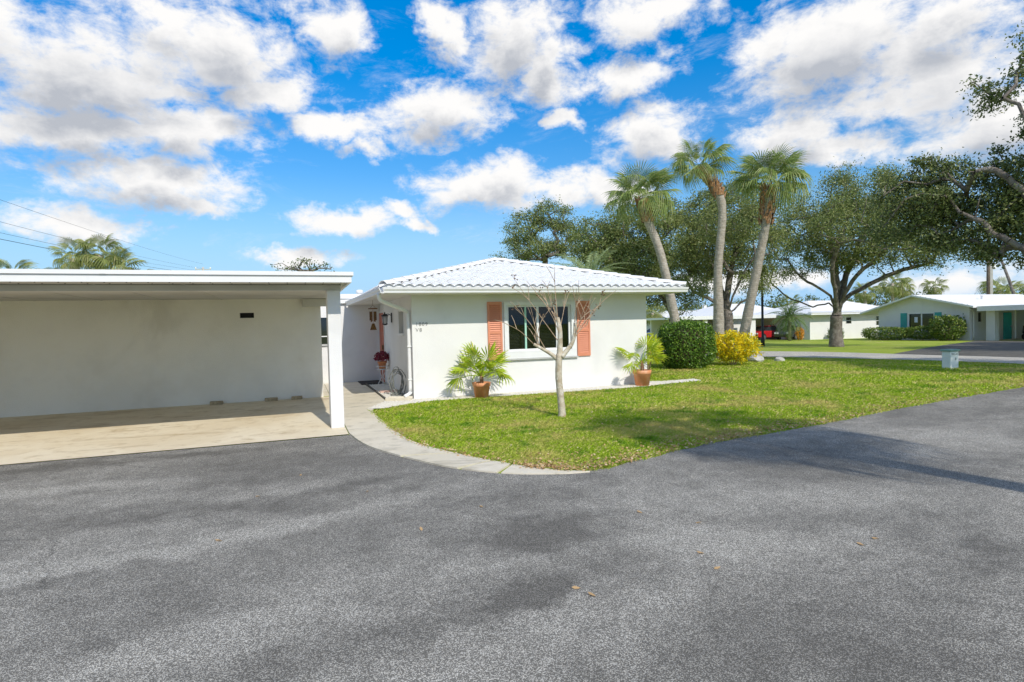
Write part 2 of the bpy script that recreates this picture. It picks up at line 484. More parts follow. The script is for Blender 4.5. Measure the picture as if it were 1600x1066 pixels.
# ------------------------------------------------------------------ mesh helpers
class MB:
    def __init__(s):
        s.v, s.f = [], []

    def add(s, vs, fs):
        o = len(s.v)
        s.v += [tuple(x) for x in vs]
        s.f += [tuple(i + o for i in f) for f in fs]
        return s

    def box(s, x0, x1, y0, y1, z0, z1):
        vs = [(x0, y0, z0), (x1, y0, z0), (x1, y1, z0), (x0, y1, z0), (x0, y0, z1), (x1, y0, z1), (x1, y1, z1), (x0, y1, z1)]
        return s.add(vs, [(3, 2, 1, 0), (4, 5, 6, 7), (0, 1, 5, 4), (1, 2, 6, 5), (2, 3, 7, 6), (3, 0, 4, 7)])

    def prism(s, poly, axis, a, b):
        """extrude a 2-D polygon along axis 'x', 'y' or 'z' from a to b"""
        def P(u, w, t):
            return {'x': (t, u, w), 'y': (u, t, w), 'z': (u, w, t)}[axis]
        n = len(poly)
        vs = [P(u, w, a) for u, w in poly] + [P(u, w, b) for u, w in poly]
        fs = [tuple(range(n))[::-1], tuple(range(n, 2 * n))] + [(i, (i + 1) % n, n + (i + 1) % n, n + i) for i in range(n)]
        return s.add(vs, fs)

    def tube(s, pts, r, n=8, cap=True):
        pts = [Vector(p) for p in pts]
        rs = r if isinstance(r, (list, tuple)) else [r] * len(pts)
        up = Vector((0, 0, 1))
        prev = None
        vs, fs = [], []
        for i, p in enumerate(pts):
            d = (pts[min(i + 1, len(pts) - 1)] - pts[max(i - 1, 0)])
            if d.length < 1e-9:
                d = Vector((0, 0, 1))
            d.normalize()
            if prev is None:
                a = d.cross(up)
                if a.length < .05:
                    a = d.cross(Vector((1, 0, 0)))
            else:
                a = prev - d * prev.dot(d)
            a.normalize()
            prev = a
            b = d.cross(a)
            for k in range(n):
                t = 2 * math.pi * k / n
                vs.append(p + (a * math.cos(t) + b * math.sin(t)) * rs[i])
        for i in range(len(pts) - 1):
            for k in range(n):
                fs.append((i * n + k, i * n + (k + 1) % n, (i + 1) * n + (k + 1) % n, (i + 1) * n + k))
        if cap:
            fs.append(tuple(range(n))[::-1])
            fs.append(tuple(range((len(pts) - 1) * n, len(pts) * n)))
        return s.add(vs, fs)

    def lathe(s, prof, c=(0, 0, 0), n=20):
        vs, fs = [], []
        for r, z in prof:
            for k in range(n):
                t = 2 * math.pi * k / n
                vs.append((c[0] + r * math.cos(t), c[1] + r * math.sin(t), c[2] + z))
        for i in range(len(prof) - 1):
            for k in range(n):
                fs.append((i * n + k, i * n + (k + 1) % n, (i + 1) * n + (k + 1) % n, (i + 1) * n + k))
        fs.append(tuple(range(n))[::-1])
        fs.append(tuple(range((len(prof) - 1) * n, len(prof) * n)))
        return s.add(vs, fs)

    def mesh(s, name):
        m = bpy.data.meshes.new(name)
        m.from_pydata(s.v, [], s.f)
        m.update()
        return m

    def build(s, name, mat, parent=None, smooth=False, bevel=0.0):
        return obj(name, s.mesh(name), mat, parent, smooth, bevel)


def obj(name, mesh, mat, parent=None, smooth=False, bevel=0.0):
    if mat is not None and not mesh.materials:
        mesh.materials.append(MATS[mat] if isinstance(mat, str) else mat)
    o = bpy.data.objects.new(name, mesh)
    COL.objects.link(o)
    if smooth:
        mesh.polygons.foreach_set('use_smooth', [True] * len(mesh.polygons))
    if bevel > 0:
        md = o.modifiers.new('bevel', 'BEVEL')
        md.width = bevel
        md.segments = 2
        md.limit_method = 'ANGLE'
    o.parent = parent
    return o


def tag(o, label=None, cat=None, group=None, kind=None):
    for k, v in (('label', label), ('category', cat), ('group', group), ('kind', kind)):
        if v:
            o[k] = v
    return o


def thing(name, label, cat, loc=(0, 0, 0), rz=0.0, group=None):
    o = bpy.data.objects.new(name, None)
    o.empty_display_size = .2
    COL.objects.link(o)
    o.location = loc
    o.rotation_euler = (0, 0, rz)
    return tag(o, label, cat, group)


def fast_mesh(name, V, F):
    """mesh from numpy arrays, all faces with the same corner count"""
    m = bpy.data.meshes.new(name)
    V = np.asarray(V, dtype=np.float32)
    F = np.asarray(F, dtype=np.int32)
    k = F.shape[1]
    m.vertices.add(len(V))
    m.vertices.foreach_set('co', V.ravel())
    m.loops.add(F.size)
    m.loops.foreach_set('vertex_index', F.ravel())
    m.polygons.add(len(F))
    m.polygons.foreach_set('loop_start', np.arange(0, F.size, k, dtype=np.int32))
    m.polygons.foreach_set('loop_total', np.full(len(F), k, dtype=np.int32))
    m.update(calc_edges=True)
    return m


def rand_dirs(n, zmin=-1.0, zmax=1.0):
    z = rng.uniform(zmin, zmax, n)
    t = rng.uniform(0, 2 * np.pi, n)
    r = np.sqrt(np.maximum(0, 1 - z * z))
    return np.stack([r * np.cos(t), r * np.sin(t), z], 1)


def leaf_mesh(name, P, size, aspect=.5, axis=None, jitter=1.0):
    """pointed four-cornered leaves at the points P, each turned its own way"""
    n = len(P)
    a = rand_dirs(n)
    if axis is not None:
        a = axis + a * jitter
        a /= np.linalg.norm(a, axis=1)[:, None] + 1e-9
    b = np.cross(a, rand_dirs(n))
    b /= np.linalg.norm(b, axis=1)[:, None] + 1e-9
    c = np.cross(a, b)
    L = (size * rng.uniform(.65, 1.3, n))[:, None]
    w = L * aspect * .5
    fold = c * L * .12
    V = np.concatenate([(P - a * L * .5)[:, None], (P + b * w + fold)[:, None], (P + a * L * .5)[:, None], (P - b * w + fold)[:, None]], 1).reshape(-1, 3)
    F = np.arange(4 * n).reshape(n, 4)
    return fast_mesh(name, V, F)


def gz(x, y):
    r = math.hypot(x, y)
    return 0.0 if r < 22 else (-.012 * (r - 22) if r < 80 else -.696)


def spline(pts, step=6):
    out = []
    n = len(pts)
    for i in range(n - 1):
        p0, p1, p2, p3 = (Vector(pts[max(i - 1, 0)]), Vector(pts[i]), Vector(pts[i + 1]), Vector(pts[min(i + 2, n - 1)]))
        for k in range(step):
            t = k / step
            out.append(.5 * ((2 * p1) + (p2 - p0) * t + (2 * p0 - 5 * p1 + 4 * p2 - p3) * t * t + (3 * p1 - p0 - 3 * p2 + p3) * t ** 3))
    out.append(Vector(pts[-1]))
    return out


def in_poly(x, y, poly):
    """vectorised point in polygon"""
    inside = np.zeros(len(x), bool)
    j = len(poly) - 1
    for i in range(len(poly)):
        xi, yi = poly[i]
        xj, yj = poly[j]
        c = ((yi > y) != (yj > y)) & (x < (xj - xi) * (y - yi) / (yj - yi + 1e-12) + xi)
        inside ^= c
        j = i
    return inside

# ================================================================== SETTING
# one ground sheet out to the horizon; it falls gently away beyond the garden
rs = [0, 3, 6, 9, 12, 15, 18, 20, 22, 25, 28, 32, 36, 40, 45, 50, 55, 60, 66, 72, 80, 100, 140, 200, 300, 500, 900, 1600, 3000]
NA = 72
mb = MB()
mb.v.append((0, 0, 0))
for r in rs[1:]:
    for k in range(NA):
        t = 2 * math.pi * k / NA
        x, y = r * math.cos(t), r * math.sin(t)
        mb.v.append((x, y, gz(x * .9999, y * .9999)))
for k in range(NA):
    mb.f.append((0, 1 + k, 1 + (k + 1) % NA))
for i in range(len(rs) - 2):
    for k in range(NA):
        a = 1 + i * NA
        mb.f.append((a + k, a + NA + k, a + NA + (k + 1) % NA, a + (k + 1) % NA))
tag(mb.build('ground', 'turf'), kind='structure')

LAWN_EDGE = [(1.35, 11.64), (1.37, 10.04), (1.49, 8.27), (1.81, 7.28), (2.17, 6.55), (2.57, 5.95), (2.99, 5.66), (3.81, 5.86), (5.09, 6.22), (6.27, 6.39), (7.81, 6.64), (9.79, 7.04), (12.12, 7.43), (14.95, 7.86), (17.2, 8.3)]
WALK_OUT = [(.73, 9.34), (.80, 8.65), (.95, 7.95), (1.28, 7.15), (1.62, 6.49), (2.11, 5.95), (2.66, 5.66), (2.99, 5.60)]
lawn_edge = [(p.x, p.y) for p in spline([(a, b, 0) for a, b in LAWN_EDGE], 8)]
walk_out = [(p.x, p.y) for p in spline([(a, b, 0) for a, b in WALK_OUT], 6)]
lawn_inner = [p for p in lawn_edge if p[1] > 5.7 and p[0] < 3.0]


def sheet(name, poly, z, mat, kind='structure', parent=None, thick=0.0):
    mb = MB()
    if thick:
        mb.prism([(x, y) for x, y in poly], 'z', z - thick, z)
    else:
        mb.add([(x, y, z) for x, y in poly], [tuple(range(len(poly)))])
    o = mb.build(name, mat, parent)
    if kind:
        tag(o, kind=kind)
    bm = bmesh.new()
    bm.from_mesh(o.data)
    bmesh.ops.recalc_face_normals(bm, faces=bm.faces)
    if not thick:
        for f in bm.faces:
            if f.normal.z < 0:
                f.normal_flip()
    bmesh.ops.triangulate(bm, faces=[f for f in bm.faces if len(f.verts) > 4])
    bm.to_mesh(o.data)
    bm.free()
    return o


# parking court: old asphalt, ragged where it meets the turf
drive_edge = [(x, y + .03 * math.sin(x * 9) + random.uniform(-.02, .02)) for x, y in lawn_edge if x > 2.95]
asph = [(-16, 9.2), (.72, 9.2), (.735, 9.3)] + walk_out[3:-1] + [(2.99, 5.62)] + drive_edge + [(17.6, 6), (17.2, 0), (16, -1.7), (4, -1.9), (-3, -7), (-16, -7)]
sheet('asphalt_court', asph, .006, 'asphalt')
# concrete carport floor, two pours with a joint between
floor = sheet('carport_floor', [(-16, 9.08), (-16, 14.62), (.72, 14.62), (.72, 9.22)], .016, 'slab_concrete')
sheet('floor_slab', [(.735, 9.22), (.735, 9.32), (.745, 14.6), (.76, 18.15), (1.83, 18.15), (1.83, 16.9), (1.87, 13.2), (1.42, 12.0), (1.37, 11.0), (1.40, 9.6), (1.43, 9.05)], .018, 'walk_concrete', None, floor, .03)
sheet('floor_slab', [(-2.5, 14.85), (-2.5, 18.15), (.75, 18.15), (.735, 14.85)], .015, 'walk_concrete', None, floor, .03)
# curved walk of concrete slabs running out along the lawn
walk = None
cuts = [0.0, .40, .60, .70, 1.0]
no, ni = len(walk_out), len(lawn_inner)


def along(poly, t):
    s = t * (len(poly) - 1)
    i = min(int(s), len(poly) - 2)
    f = s - i
    return (poly[i][0] * (1 - f) + poly[i + 1][0] * f, poly[i][1] * (1 - f) + poly[i + 1][1] * f)


inner_curve = [p for p in lawn_edge if 5.7 < p[1] < 9.05 and p[0] < 3.0]
for i in range(len(cuts) - 1):
    a, b = cuts[i] + .006, cuts[i + 1] - .006
    ts = [a + (b - a) * k / 8 for k in range(9)]
    poly = [along(walk_out, t) for t in ts] + [along([(1.43, 9.03)] + inner_curve, t) for t in ts[::-1]]
    o = sheet('curved_walk' if i == 0 else 'walk_slab', poly, .026 - .002 * i, 'walk_concrete', 'structure' if i == 0 else None, walk, .05)
    if i == 0:
        walk = o

# street beyond the garden and the dark driveway of the house across it
near = [(14.5, 32), (17.2, 25), (19.28, 20.34), (20.66, 17.4), (21.6, 14.2), (21.9, 11.2), (22, 7), (21.6, 0), (20, -12)]
far = [(19.5, 34), (21.6, 28), (23.72, 24.4), (25.0, 21.0), (25.2, 16.8), (25.6, 13.4), (25.8, 7), (25.4, 0), (24, -12)]
near_s, far_s = spline([(a, b, 0) for a, b in near], 6), spline([(a, b, 0) for a, b in far], 6)
mb = MB()
for i in range(len(near_s)):
    for t in (0, .25, .5, .75, 1):
        p = near_s[i].lerp(far_s[i], t)
        mb.v.append((p.x, p.y, gz(p.x, p.y) + .02))
for i in range(len(near_s) - 1):
    for k in range(4):
        mb.f.append((i * 5 + k, i * 5 + k + 1, i * 5 + k + 6, i * 5 + k + 5))
tag(mb.build('street', 'street_asphalt'), kind='structure')
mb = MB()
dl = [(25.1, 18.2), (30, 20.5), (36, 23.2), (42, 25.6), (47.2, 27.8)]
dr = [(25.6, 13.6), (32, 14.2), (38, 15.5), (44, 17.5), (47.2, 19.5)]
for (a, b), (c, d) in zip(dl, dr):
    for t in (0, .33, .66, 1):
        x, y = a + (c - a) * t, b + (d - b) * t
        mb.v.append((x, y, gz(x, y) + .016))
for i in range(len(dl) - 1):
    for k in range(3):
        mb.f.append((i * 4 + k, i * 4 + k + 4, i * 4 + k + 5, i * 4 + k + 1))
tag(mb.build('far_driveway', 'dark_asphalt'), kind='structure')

# white shell bed round the foot of the house
GRAVEL = [(1.30, 11.92), (1.62, 11.80), (2.2, 12.22), (2.83, 12.44), (4.0, 12.40), (5.25, 12.36), (7.25, 12.28), (8.2, 12.32), (9.0, 12.50), (10.2, 12.70), (10.3, 13.15), (9.3, 13.1), (8.7, 13.3), (8.7, 12.915), (2.46, 12.915), (2.46, 16.9), (1.90, 16.9), (1.92, 13.15), (1.45, 12.2)]
sheet('gravel_bed', GRAVEL, .022, 'shell')
gx = rng.uniform(1.2, 10.4, 60000)
gy = rng.uniform(11.7, 17.0, 60000)
ok = in_poly(gx, gy, GRAVEL)
gx, gy = gx[ok][:9000], gy[ok][:9000]
n = len(gx)
s = rng.uniform(.010, .026, n)
tet = np.array([(1, 0, -.2), (-.5, .87, -.2), (-.5, -.87, -.2), (0, 0, .8)])
ang = rng.uniform(0, 6.28, n)
ca, sa = np.cos(ang), np.sin(ang)
V = np.zeros((n, 4, 3))
for k in range(4):
    V[:, k, 0] = gx + s * (tet[k, 0] * ca - tet[k, 1] * sa)
    V[:, k, 1] = gy + s * (tet[k, 0] * sa + tet[k, 1] * ca)
    V[:, k, 2] = .024 + s * .8 * tet[k, 2]
b0 = np.arange(n)[:, None] * 4
F = np.concatenate([b0 + [0, 1, 3], b0 + [1, 2, 3], b0 + [2, 0, 3]], 0)
tag(obj('shell_gravel', fast_mesh('shell_gravel', V.reshape(-1, 3), F), 'shell'), 'loose white shell gravel along the foot of the house', 'gravel', kind='stuff')
e = MB().box(1.845, 1.885, 13.1, 17.2, .0, .05).build('garden_edging', 'edging')
tag(e, 'dark strip of edging between entry walk and shell gravel', 'edging')
e = MB().box(-.22, .22, -.16, .16, 0, .03).build('stepping_stone', 'paver_pink', bevel=.01)
e.location = (2.16, 14.75, .022)
tag(e, 'flat pink stepping stone in shell gravel by the side wall', 'stone')

# grass: thick near blades thinning out with distance
LAWN = [(a, b) for a, b in lawn_edge] + [(20.9, 9.5), (21.5, 12), (21.1, 14.6), (20.2, 17.0), (18.9, 20.0), (16.8, 25), (9.5, 25), (9.4, 13.6), (10.35, 13.2), (10.25, 12.66), (9.0, 12.46), (8.2, 12.28), (7.25, 12.24), (5.25, 12.32), (4.0, 12.36), (2.83, 12.40), (2.2, 12.18), (1.66, 11.75)]


def blades(n, x0, x1, y0, y1, rmin, rmax, h, w):
    x = rng.uniform(x0, x1, n)
    y = rng.uniform(y0, y1, n)
    r = np.hypot(x, y)
    # a few blades lean out over the kerb line
    ok = in_poly(x + rng.normal(0, .035, n), y + rng.normal(0, .035, n), LAWN) & (r > rmin) & (r <= rmax)
    x, y = x[ok], y[ok]
    n = len(x)
    r = np.hypot(x, y)
    z = np.where(r < 22, 0, -.012 * (r - 22))
    H = h * rng.uniform(.5, 1.35, n)
    t = rng.uniform(0, 6.28, n)
    lean = rng.uniform(.4, 1.7, n) * H
    lx, ly = np.cos(t) * lean, np.sin(t) * lean
    wx, wy = -np.sin(t) * w, np.cos(t) * w
    V = np.zeros((n, 4, 3))
    V[:, 0] = np.stack([x - wx, y - wy, z], 1)
    V[:, 1] = np.stack([x + wx, y + wy, z], 1)
    V[:, 2] = np.stack([x + lx * .45 + wx * .8, y + ly * .45 + wy * .8, z + H * .72], 1)
    V[:, 3] = np.stack([x + lx, y + ly, z + H], 1)
    return V.reshape(-1, 3)


Vs = [blades(330000, 1.2, 11, 5.4, 12.6, 0, 10.5, .036, .0036), blades(260000, 1.2, 17.5, 6, 13.8, 10.5, 15.5, .042, .0052),
      blades(140000, 9, 22, 7.5, 25, 15.5, 29, .055, .0095)]
V = np.concatenate(Vs)
n = len(V) // 4
b0 = np.arange(n)[:, None] * 4
F = np.concatenate([b0 + [0, 1, 2], b0 + [0, 2, 3]], 0)
tag(obj('lawn_grass', fast_mesh('lawn_grass', V, F), 'grass_blade'), 'coarse sunlit green and straw lawn grass round the white house', 'grass', kind='stuff')

# dry oak leaves drifted along the kerbless lawn edge
pts = []
le = [p for p in lawn_edge if p[0] > 1.4]
for i in range(4200):
    k = random.randrange(len(le) - 1)
    f = random.random()
    x = le[k][0] * (1 - f) + le[k + 1][0] * f
    y = le[k][1] * (1 - f) + le[k + 1][1] * f
    w = .20 if x > 2.6 else .07
    if x > 9 and random.random() < .4:
        continue
    if x > 2.6 and random.random() < .3:
        w = .6
    if x < 2.4 and random.random() < .75:
        continue
    y += abs(random.gauss(0, w)) - .04
    x += random.gauss(0, .05)
    pts.append((x, y, .02 + random.uniform(0, .035)))
for i in range(500):
    x, y = random.uniform(2, 13), random.uniform(6.6, 12)
    if in_poly(np.array([x]), np.array([y]), LAWN)[0]:
        pts.append((x, y, .045))
P = np.array(pts)
ax = rand_dirs(len(P), -.25, .25)
tag(obj('leaf_litter', leaf_mesh('leaf_litter', P, .038, .5, ax, .35), 'dry_leaf'), 'dry brown oak leaves drifted along the lawn edge', 'leaves', kind='stuff')
for i, (x, y) in enumerate([(-.62, 5.02), (1.52, 4.95), (2.72, 4.22), (1.57, 3.17), (1.62, 3.05), (2.62, 3.3), (2.55, 3.05), (3.75, 2.97), (3.95, 3.0), (.0, 6.9), (.62, 5.9), (3.0, 3.8), (-.4, 6.2), (.9, 4.6)]):
    m = MB().add([(-.035, 0, .004), (-.01, .017, .012), (.02, .014, .006), (.04, 0, .014), (.02, -.015, .010), (-.012, -.016, .004)], [(0, 1, 2, 3, 4, 5)])
    o = m.build('fallen_leaf', 'dry_leaf')
    o.location = (x, y, .008)
    o.scale = (.75,) * 3
    o.rotation_euler = (random.uniform(-.2, .2), random.uniform(-.2, .2), random.uniform(0, 6))
    tag(o, 'single dry brown leaf lying on the open grey asphalt', 'leaf', 'leaves lying on the open asphalt')

# ================================================================== CARPORT
cp = thing('carport', 'long flat roofed white carport with one square column beside the walk', 'carport', (0, 0, 0))
w = MB().box(-15, -1.19, 14.60, 14.80, .0, 2.40).box(-.89, .58, 14.60, 14.80, .0, 2.40).box(-1.19, -.89, 14.60, 14.80, 0, 1.955).box(-1.19, -.89, 14.60, 14.80, 2.075, 2.40)
w.build('back_wall', 'carport_stucco', cp)
MB().box(-1.19, -.89, 14.70, 14.78, 1.955, 2.075).build('wall_vent', 'dark_void', cp)
MB().box(.385, .58, 14.82, 15.9, 0, 2.36).build('side_wall', 'stucco', cp)
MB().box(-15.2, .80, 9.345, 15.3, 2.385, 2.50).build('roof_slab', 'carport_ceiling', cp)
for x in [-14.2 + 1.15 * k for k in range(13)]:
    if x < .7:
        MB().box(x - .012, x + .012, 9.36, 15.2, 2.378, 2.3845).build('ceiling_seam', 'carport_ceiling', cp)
f = MB().box(-15.2, .845, 9.315, 9.343, 2.372, 2.475)
f.box(.803, .845, 9.345, 15.3, 2.372, 2.475)
f.build('fascia_board', 'white_paint', cp)
d = MB().box(-15.2, .875, 9.288, 9.36, 2.477, 2.535).box(.785, .875, 9.362, 15.32, 2.477, 2.535)
d.build('drip_edge', 'white_paint', cp)
MB().box(-15.2, .783, 9.362, 15.3, 2.502, 2.525).build('roof_membrane', 'white_paint', cp)
for xs in (-2.43, -8.4):
    MB().box(xs - .035, xs + .035, 9.283, 9.2875, 2.479, 2.533).build('joint_plate', 'white_paint', cp)
mb = MB()
for k in range(60):
    xs = .7 - k * .265
    for ys in (9.55, 9.8):
        mb.lathe([(.012, 2.3845), (.009, 2.379), (.003, 2.376)], (xs, ys, 0), 6)
tag(mb.build('ceiling_screws', 'black_metal', cp), kind='stuff')
MB().box(-15.1, .72, 9.90, 10.30, 2.285, 2.377).build('front_beam', 'carport_ceiling', cp)
MB().box(.18, .70, 14.34, 14.58, 2.20, 2.377).build('end_beam', 'carport_ceiling', cp)
MB().box(.500, .708, 9.87, 10.30, .016, 2.284).build('column', 'stucco', cp, bevel=.008)
for (x, y, s, lab) in [(-1.72, 14.46, .13, 'stained concrete kerb block at the carport wall, farthest left of three'), (-.58, 14.47, .14, 'pale broken concrete kerb block, middle one along the carport wall'), (-.02, 14.48, .12, 'pale concrete kerb block nearest the carport column')]:
    m = MB().prism([(-.08, 0), (.08, 0), (.06, .065), (.0, .078), (-.06, .07)], 'x', -s, s)
    o = m.build('kerb_block', 'dull_brown', bevel=.012)
    o.location = (x, y, .016)
    o.rotation_euler.z = random.uniform(-.08, .08)
    tag(o, lab, 'kerb block', 'blocks along the carport wall')

# ================================================================== MAIN HOUSE
XL, XR, YW = 2.455, 8.634, 12.92
GL, GR, YE = 1.745, 9.344, 12.21
YB = 24.0
XC = (GL + GR) / 2
HALF = (GR - GL) / 2
ZE, ZA = 2.50, 3.50
hs_ = thing('bungalow', 'small white stucco bungalow with white barrel tile roof and coral shutters', 'house', (0, 0, 0))
WX0, WX1, WZ0, WZ1 = 4.74, 6.43, 1.01, 2.11
w = MB()
w.box(XL, WX0, YW, YW + .2, 0, 2.42).box(WX1, XR, YW, YW + .2, 0, 2.42).box(WX0, WX1, YW, YW + .2, 0, WZ0).box(WX0, WX1, YW, YW + .2, WZ1, 2.42)
w.build('front_wall', 'stucco', hs_)
# side wall with a slit window and a doorway
SW0, SW1, SZ0, SZ1 = 13.95, 14.62, 1.50, 2.04
DY0, DY1, DZ = 17.25, 18.13, 2.10
w = MB()
w.box(XL, XL + .2, YW + .202, SW0, 0, 2.42).box(XL, XL + .2, SW0, SW1, 0, SZ0).box(XL, XL + .2, SW0, SW1, SZ1, 2.42).box(XL, XL + .2, SW1, DY0, 0, 2.42)
w.box(XL, XL + .2, DY0, DY1, DZ, 2.42).box(XL, XL + .2, DY1, YB, 0, 2.42)
w.build('side_wall', 'stucco', hs_)
MB().box(XR - .2, XR, YW + .202, YB, 0, 2.42).box(XL + .202, XR - .202, YB - .2, YB, 0, 2.42).build('rear_wall', 'stucco', hs_)
# dim room behind the glass
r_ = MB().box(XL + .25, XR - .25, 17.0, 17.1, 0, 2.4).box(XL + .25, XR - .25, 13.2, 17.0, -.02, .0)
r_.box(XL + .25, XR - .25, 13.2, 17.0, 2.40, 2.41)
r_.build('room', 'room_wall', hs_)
# front window
win = MB().box(4.655, WX0, YW - .045, YW - .003, .985, 2.19).box(WX1, 6.555, YW - .045, YW - .003, .985, 2.19).box(WX0, WX1, YW - .045, YW - .003, WZ1, 2.19).box(WX0, WX1, YW - .045, YW - .003, .985, WZ0 - .002).build('front_window', 'white_paint', hs_)
MB().box(4.655, 6.555, YW - .05, YW - .003, .835, .983).build('apron', 'white_paint', win)
MB().box(4.62, 6.59, YW - .07, YW - .003, .800, .832).build('sill', 'grey_sill', win)
fr = MB().box(WX0, WX0 + .05, YW + .03, YW + .09, WZ0, WZ1).box(WX1 - .05, WX1, YW + .03, YW + .09, WZ0, WZ1).box(WX0 + .05, WX1 - .05, YW + .03, YW + .09, WZ0, WZ0 + .045).box(WX0 + .05, WX1 - .05, YW + .03, YW + .09, WZ1 - .04, WZ1)
fr.build('frame', 'white_paint', win)
for x, wd, mt in ((5.225, .045, 'green_edge'), (5.545, .06, 'white_paint'), (6.055, .04, 'white_paint')):
    MB().box(x - wd / 2, x + wd / 2, YW + .025, YW + .085, WZ0 + .046, WZ1 - .041).build('mullion', mt, win)
for a, b in ((WX0 + .051, 5.202), (5.248, 5.514), (5.576, 6.034), (6.076, WX1 - .051)):
    MB().box(a, b, YW + .055, YW + .061, WZ0 + .046, WZ1 - .041).build('pane', 'glass', win)
# a pale curtain swag and low blinds inside
mb = MB()
for i in range(14):
    x = 4.80 + .42 * i / 13
    zt = 1.80 - .95 * (i / 13) ** .8 * .45
    mb.v += [(x, 13.32 + .02 * math.sin(i * 2.1), zt), (x, 13.34 + .02 * math.sin(i * 2.1 + .6), zt - .14 - .05 * math.sin(i / 13 * 3.1))]
for i in range(13):
    mb.f.append((2 * i, 2 * i + 1, 2 * i + 3, 2 * i + 2))
o = mb.build('curtain', 'curtain', win, True)
md = o.modifiers.new('thick', 'SOLIDIFY')
md.thickness = .006
bl = MB()
for k in range(16):
    z = 1.04 + k * .036
    bl.add([(4.80, 13.24, z), (6.40, 13.24, z), (6.40, 13.265, z + .018), (4.80, 13.265, z + .018)], [(0, 1, 2, 3)])
tag(bl.build('blind_slats', 'blind', win), kind='stuff')
# coral louvred shutters
for x0, x1 in ((4.242, 4.602), (6.593, 6.951)):
    sh = MB().box(x0, x0 + .045, YW - .038, YW - .002, .824, 2.20).box(x1 - .045, x1, YW - .038, YW - .002, .824, 2.20)
    for a, b in ((.824, .90), (1.44, 1.50), (2.13, 2.20)):
        sh.box(x0 + .045, x1 - .045, YW - .038, YW - .002, a, b)
    s_ = sh.build('shutter', 'coral_paint', hs_)
    for z0, z1 in ((.90, 1.44), (1.50, 2.13)):
        k = int((z1 - z0) / .045)
        st = (z1 - z0) / k
        for j in range(k):
            z = z0 + j * st
            m = MB().add([(x0 + .045, YW - .034, z + .004), (x1 - .045, YW - .034, z + .004), (x1 - .045, YW - .012, z + st), (x0 + .045, YW - .012, z + st), (x0 + .045, YW - .026, z), (x1 - .045, YW - .026, z), (x1 - .045, YW - .004, z + st - .004), (x0 + .045, YW - .004, z + st - .004)],
                         [(0, 1, 2, 3), (5, 4, 7, 6), (0, 4, 5, 1), (3, 2, 6, 7), (1, 5, 6, 2), (0, 3, 7, 4)])
            m.build('slat', 'coral_paint', s_)
# side window
sw = MB().box(XL - .012, XL - .002, SW0 - .06, SW0, SZ0 - .05, SZ1 + .04).box(XL - .012, XL - .002, SW1, SW1 + .06, SZ0 - .05, SZ1 + .04).box(XL - .04, XL - .002, SW0, SW1, SZ0 - .05, SZ0).build('side_window', 'white_paint', hs_)
MB().box(XL + .10, XL + .106, SW0, SW1, SZ0, SZ1).build('pane', 'dark_glass', sw)
# coral panelled front door with white casing
dr_ = MB().box(XL - .022, XL + .04, DY0 + .002, DY1 - .002, .032, DZ - .002).build('front_door', 'coral_door', hs_)
for z0, z1 in ((.15, .72), (.86, 1.42), (1.54, 1.95)):
    for y0, y1 in ((DY0 + .12, DY0 + .40), (DY0 + .47, DY1 - .11)):
        MB().box(XL - .036, XL - .023, y0, y1, z0, z1).build('panel', 'coral_door', dr_, bevel=.008)
MB().box(XL - .07, XL - .023, DY0 + .05, DY0 + .09, 1.0, 1.14).build('handle', 'copper', dr_)
MB().box(XL - .02, XL - .003, DY0 - .07, DY0, .02, DZ + .07).box(XL - .05, XL - .003, DY1, DY1 + .045, .02, DZ + .07).box(XL - .03, XL - .003, DY0, DY1, DZ, DZ + .07).build('door_casing', 'white_paint', hs_)
MB().box(XL - .10, XL + .19, DY0 + .002, DY1 - .002, .0, .03).build('doorstep', 'walk_concrete', hs_)


def text(name, body, loc, size, mat, parent, rot=(math.pi / 2, 0, 0), space=1.0, ext=.004, align='LEFT'):
    c = bpy.data.curves.new(name, 'FONT')
    c.body = body
    c.size = size
    c.extrude = ext
    c.space_character = space
    c.align_x = align
    c.materials.append(MATS[mat])
    o = bpy.data.objects.new(name, c)
    COL.objects.link(o)
    bpy.context.view_layer.update()
    me = bpy.data.meshes.new_from_object(o)
    bpy.data.objects.remove(o)
    o = bpy.data.objects.new(name, me)
    COL.objects.link(o)
    o.location = loc
    o.rotation_euler = rot
    o.parent = parent
    return o


text('house_number', '1809', (2.535, YW - .005, 1.675), .115, 'number_grey', hs_, space=1.28)
text('unit_number', 'V8', (2.535, YW - .005, 1.545), .115, 'number_grey', hs_, space=1.28)

# roof: deck, soffit, tiles
roof = MB()
ap0, ap1 = (XC, YE + HALF, ZA), (XC, YB + .7 - HALF, ZA)
c0, c1, c2, c3 = (GL, YE, ZE), (GR, YE, ZE), (GR, YB + .7, ZE), (GL, YB + .7, ZE)
roof.add([c0, c1, c2, c3, ap0, ap1, (GL, YE, ZE - .09), (GR, YE, ZE - .09), (GR, YB + .7, ZE - .09), (GL, YB + .7, ZE - .09)],
         [(0, 1, 4), (1, 2, 5, 4), (2, 3, 5), (3, 0, 4, 5), (0, 6, 7, 1), (1, 7, 8, 2), (2, 8, 9, 3), (3, 9, 6, 0), (6, 9, 8, 7)])
roof = roof.build('roof', 'roof_paint', hs_)
MB().box(GL + .06, GR - .06, YE + .06, YW - .004, 2.375, 2.407).box(GL + .06, XL - .004, YW - .002, YB, 2.375, 2.407).box(XR + .004, GR - .06, YW - .002, YB, 2.375, 2.407).build('soffit', 'soffit_paint', roof)


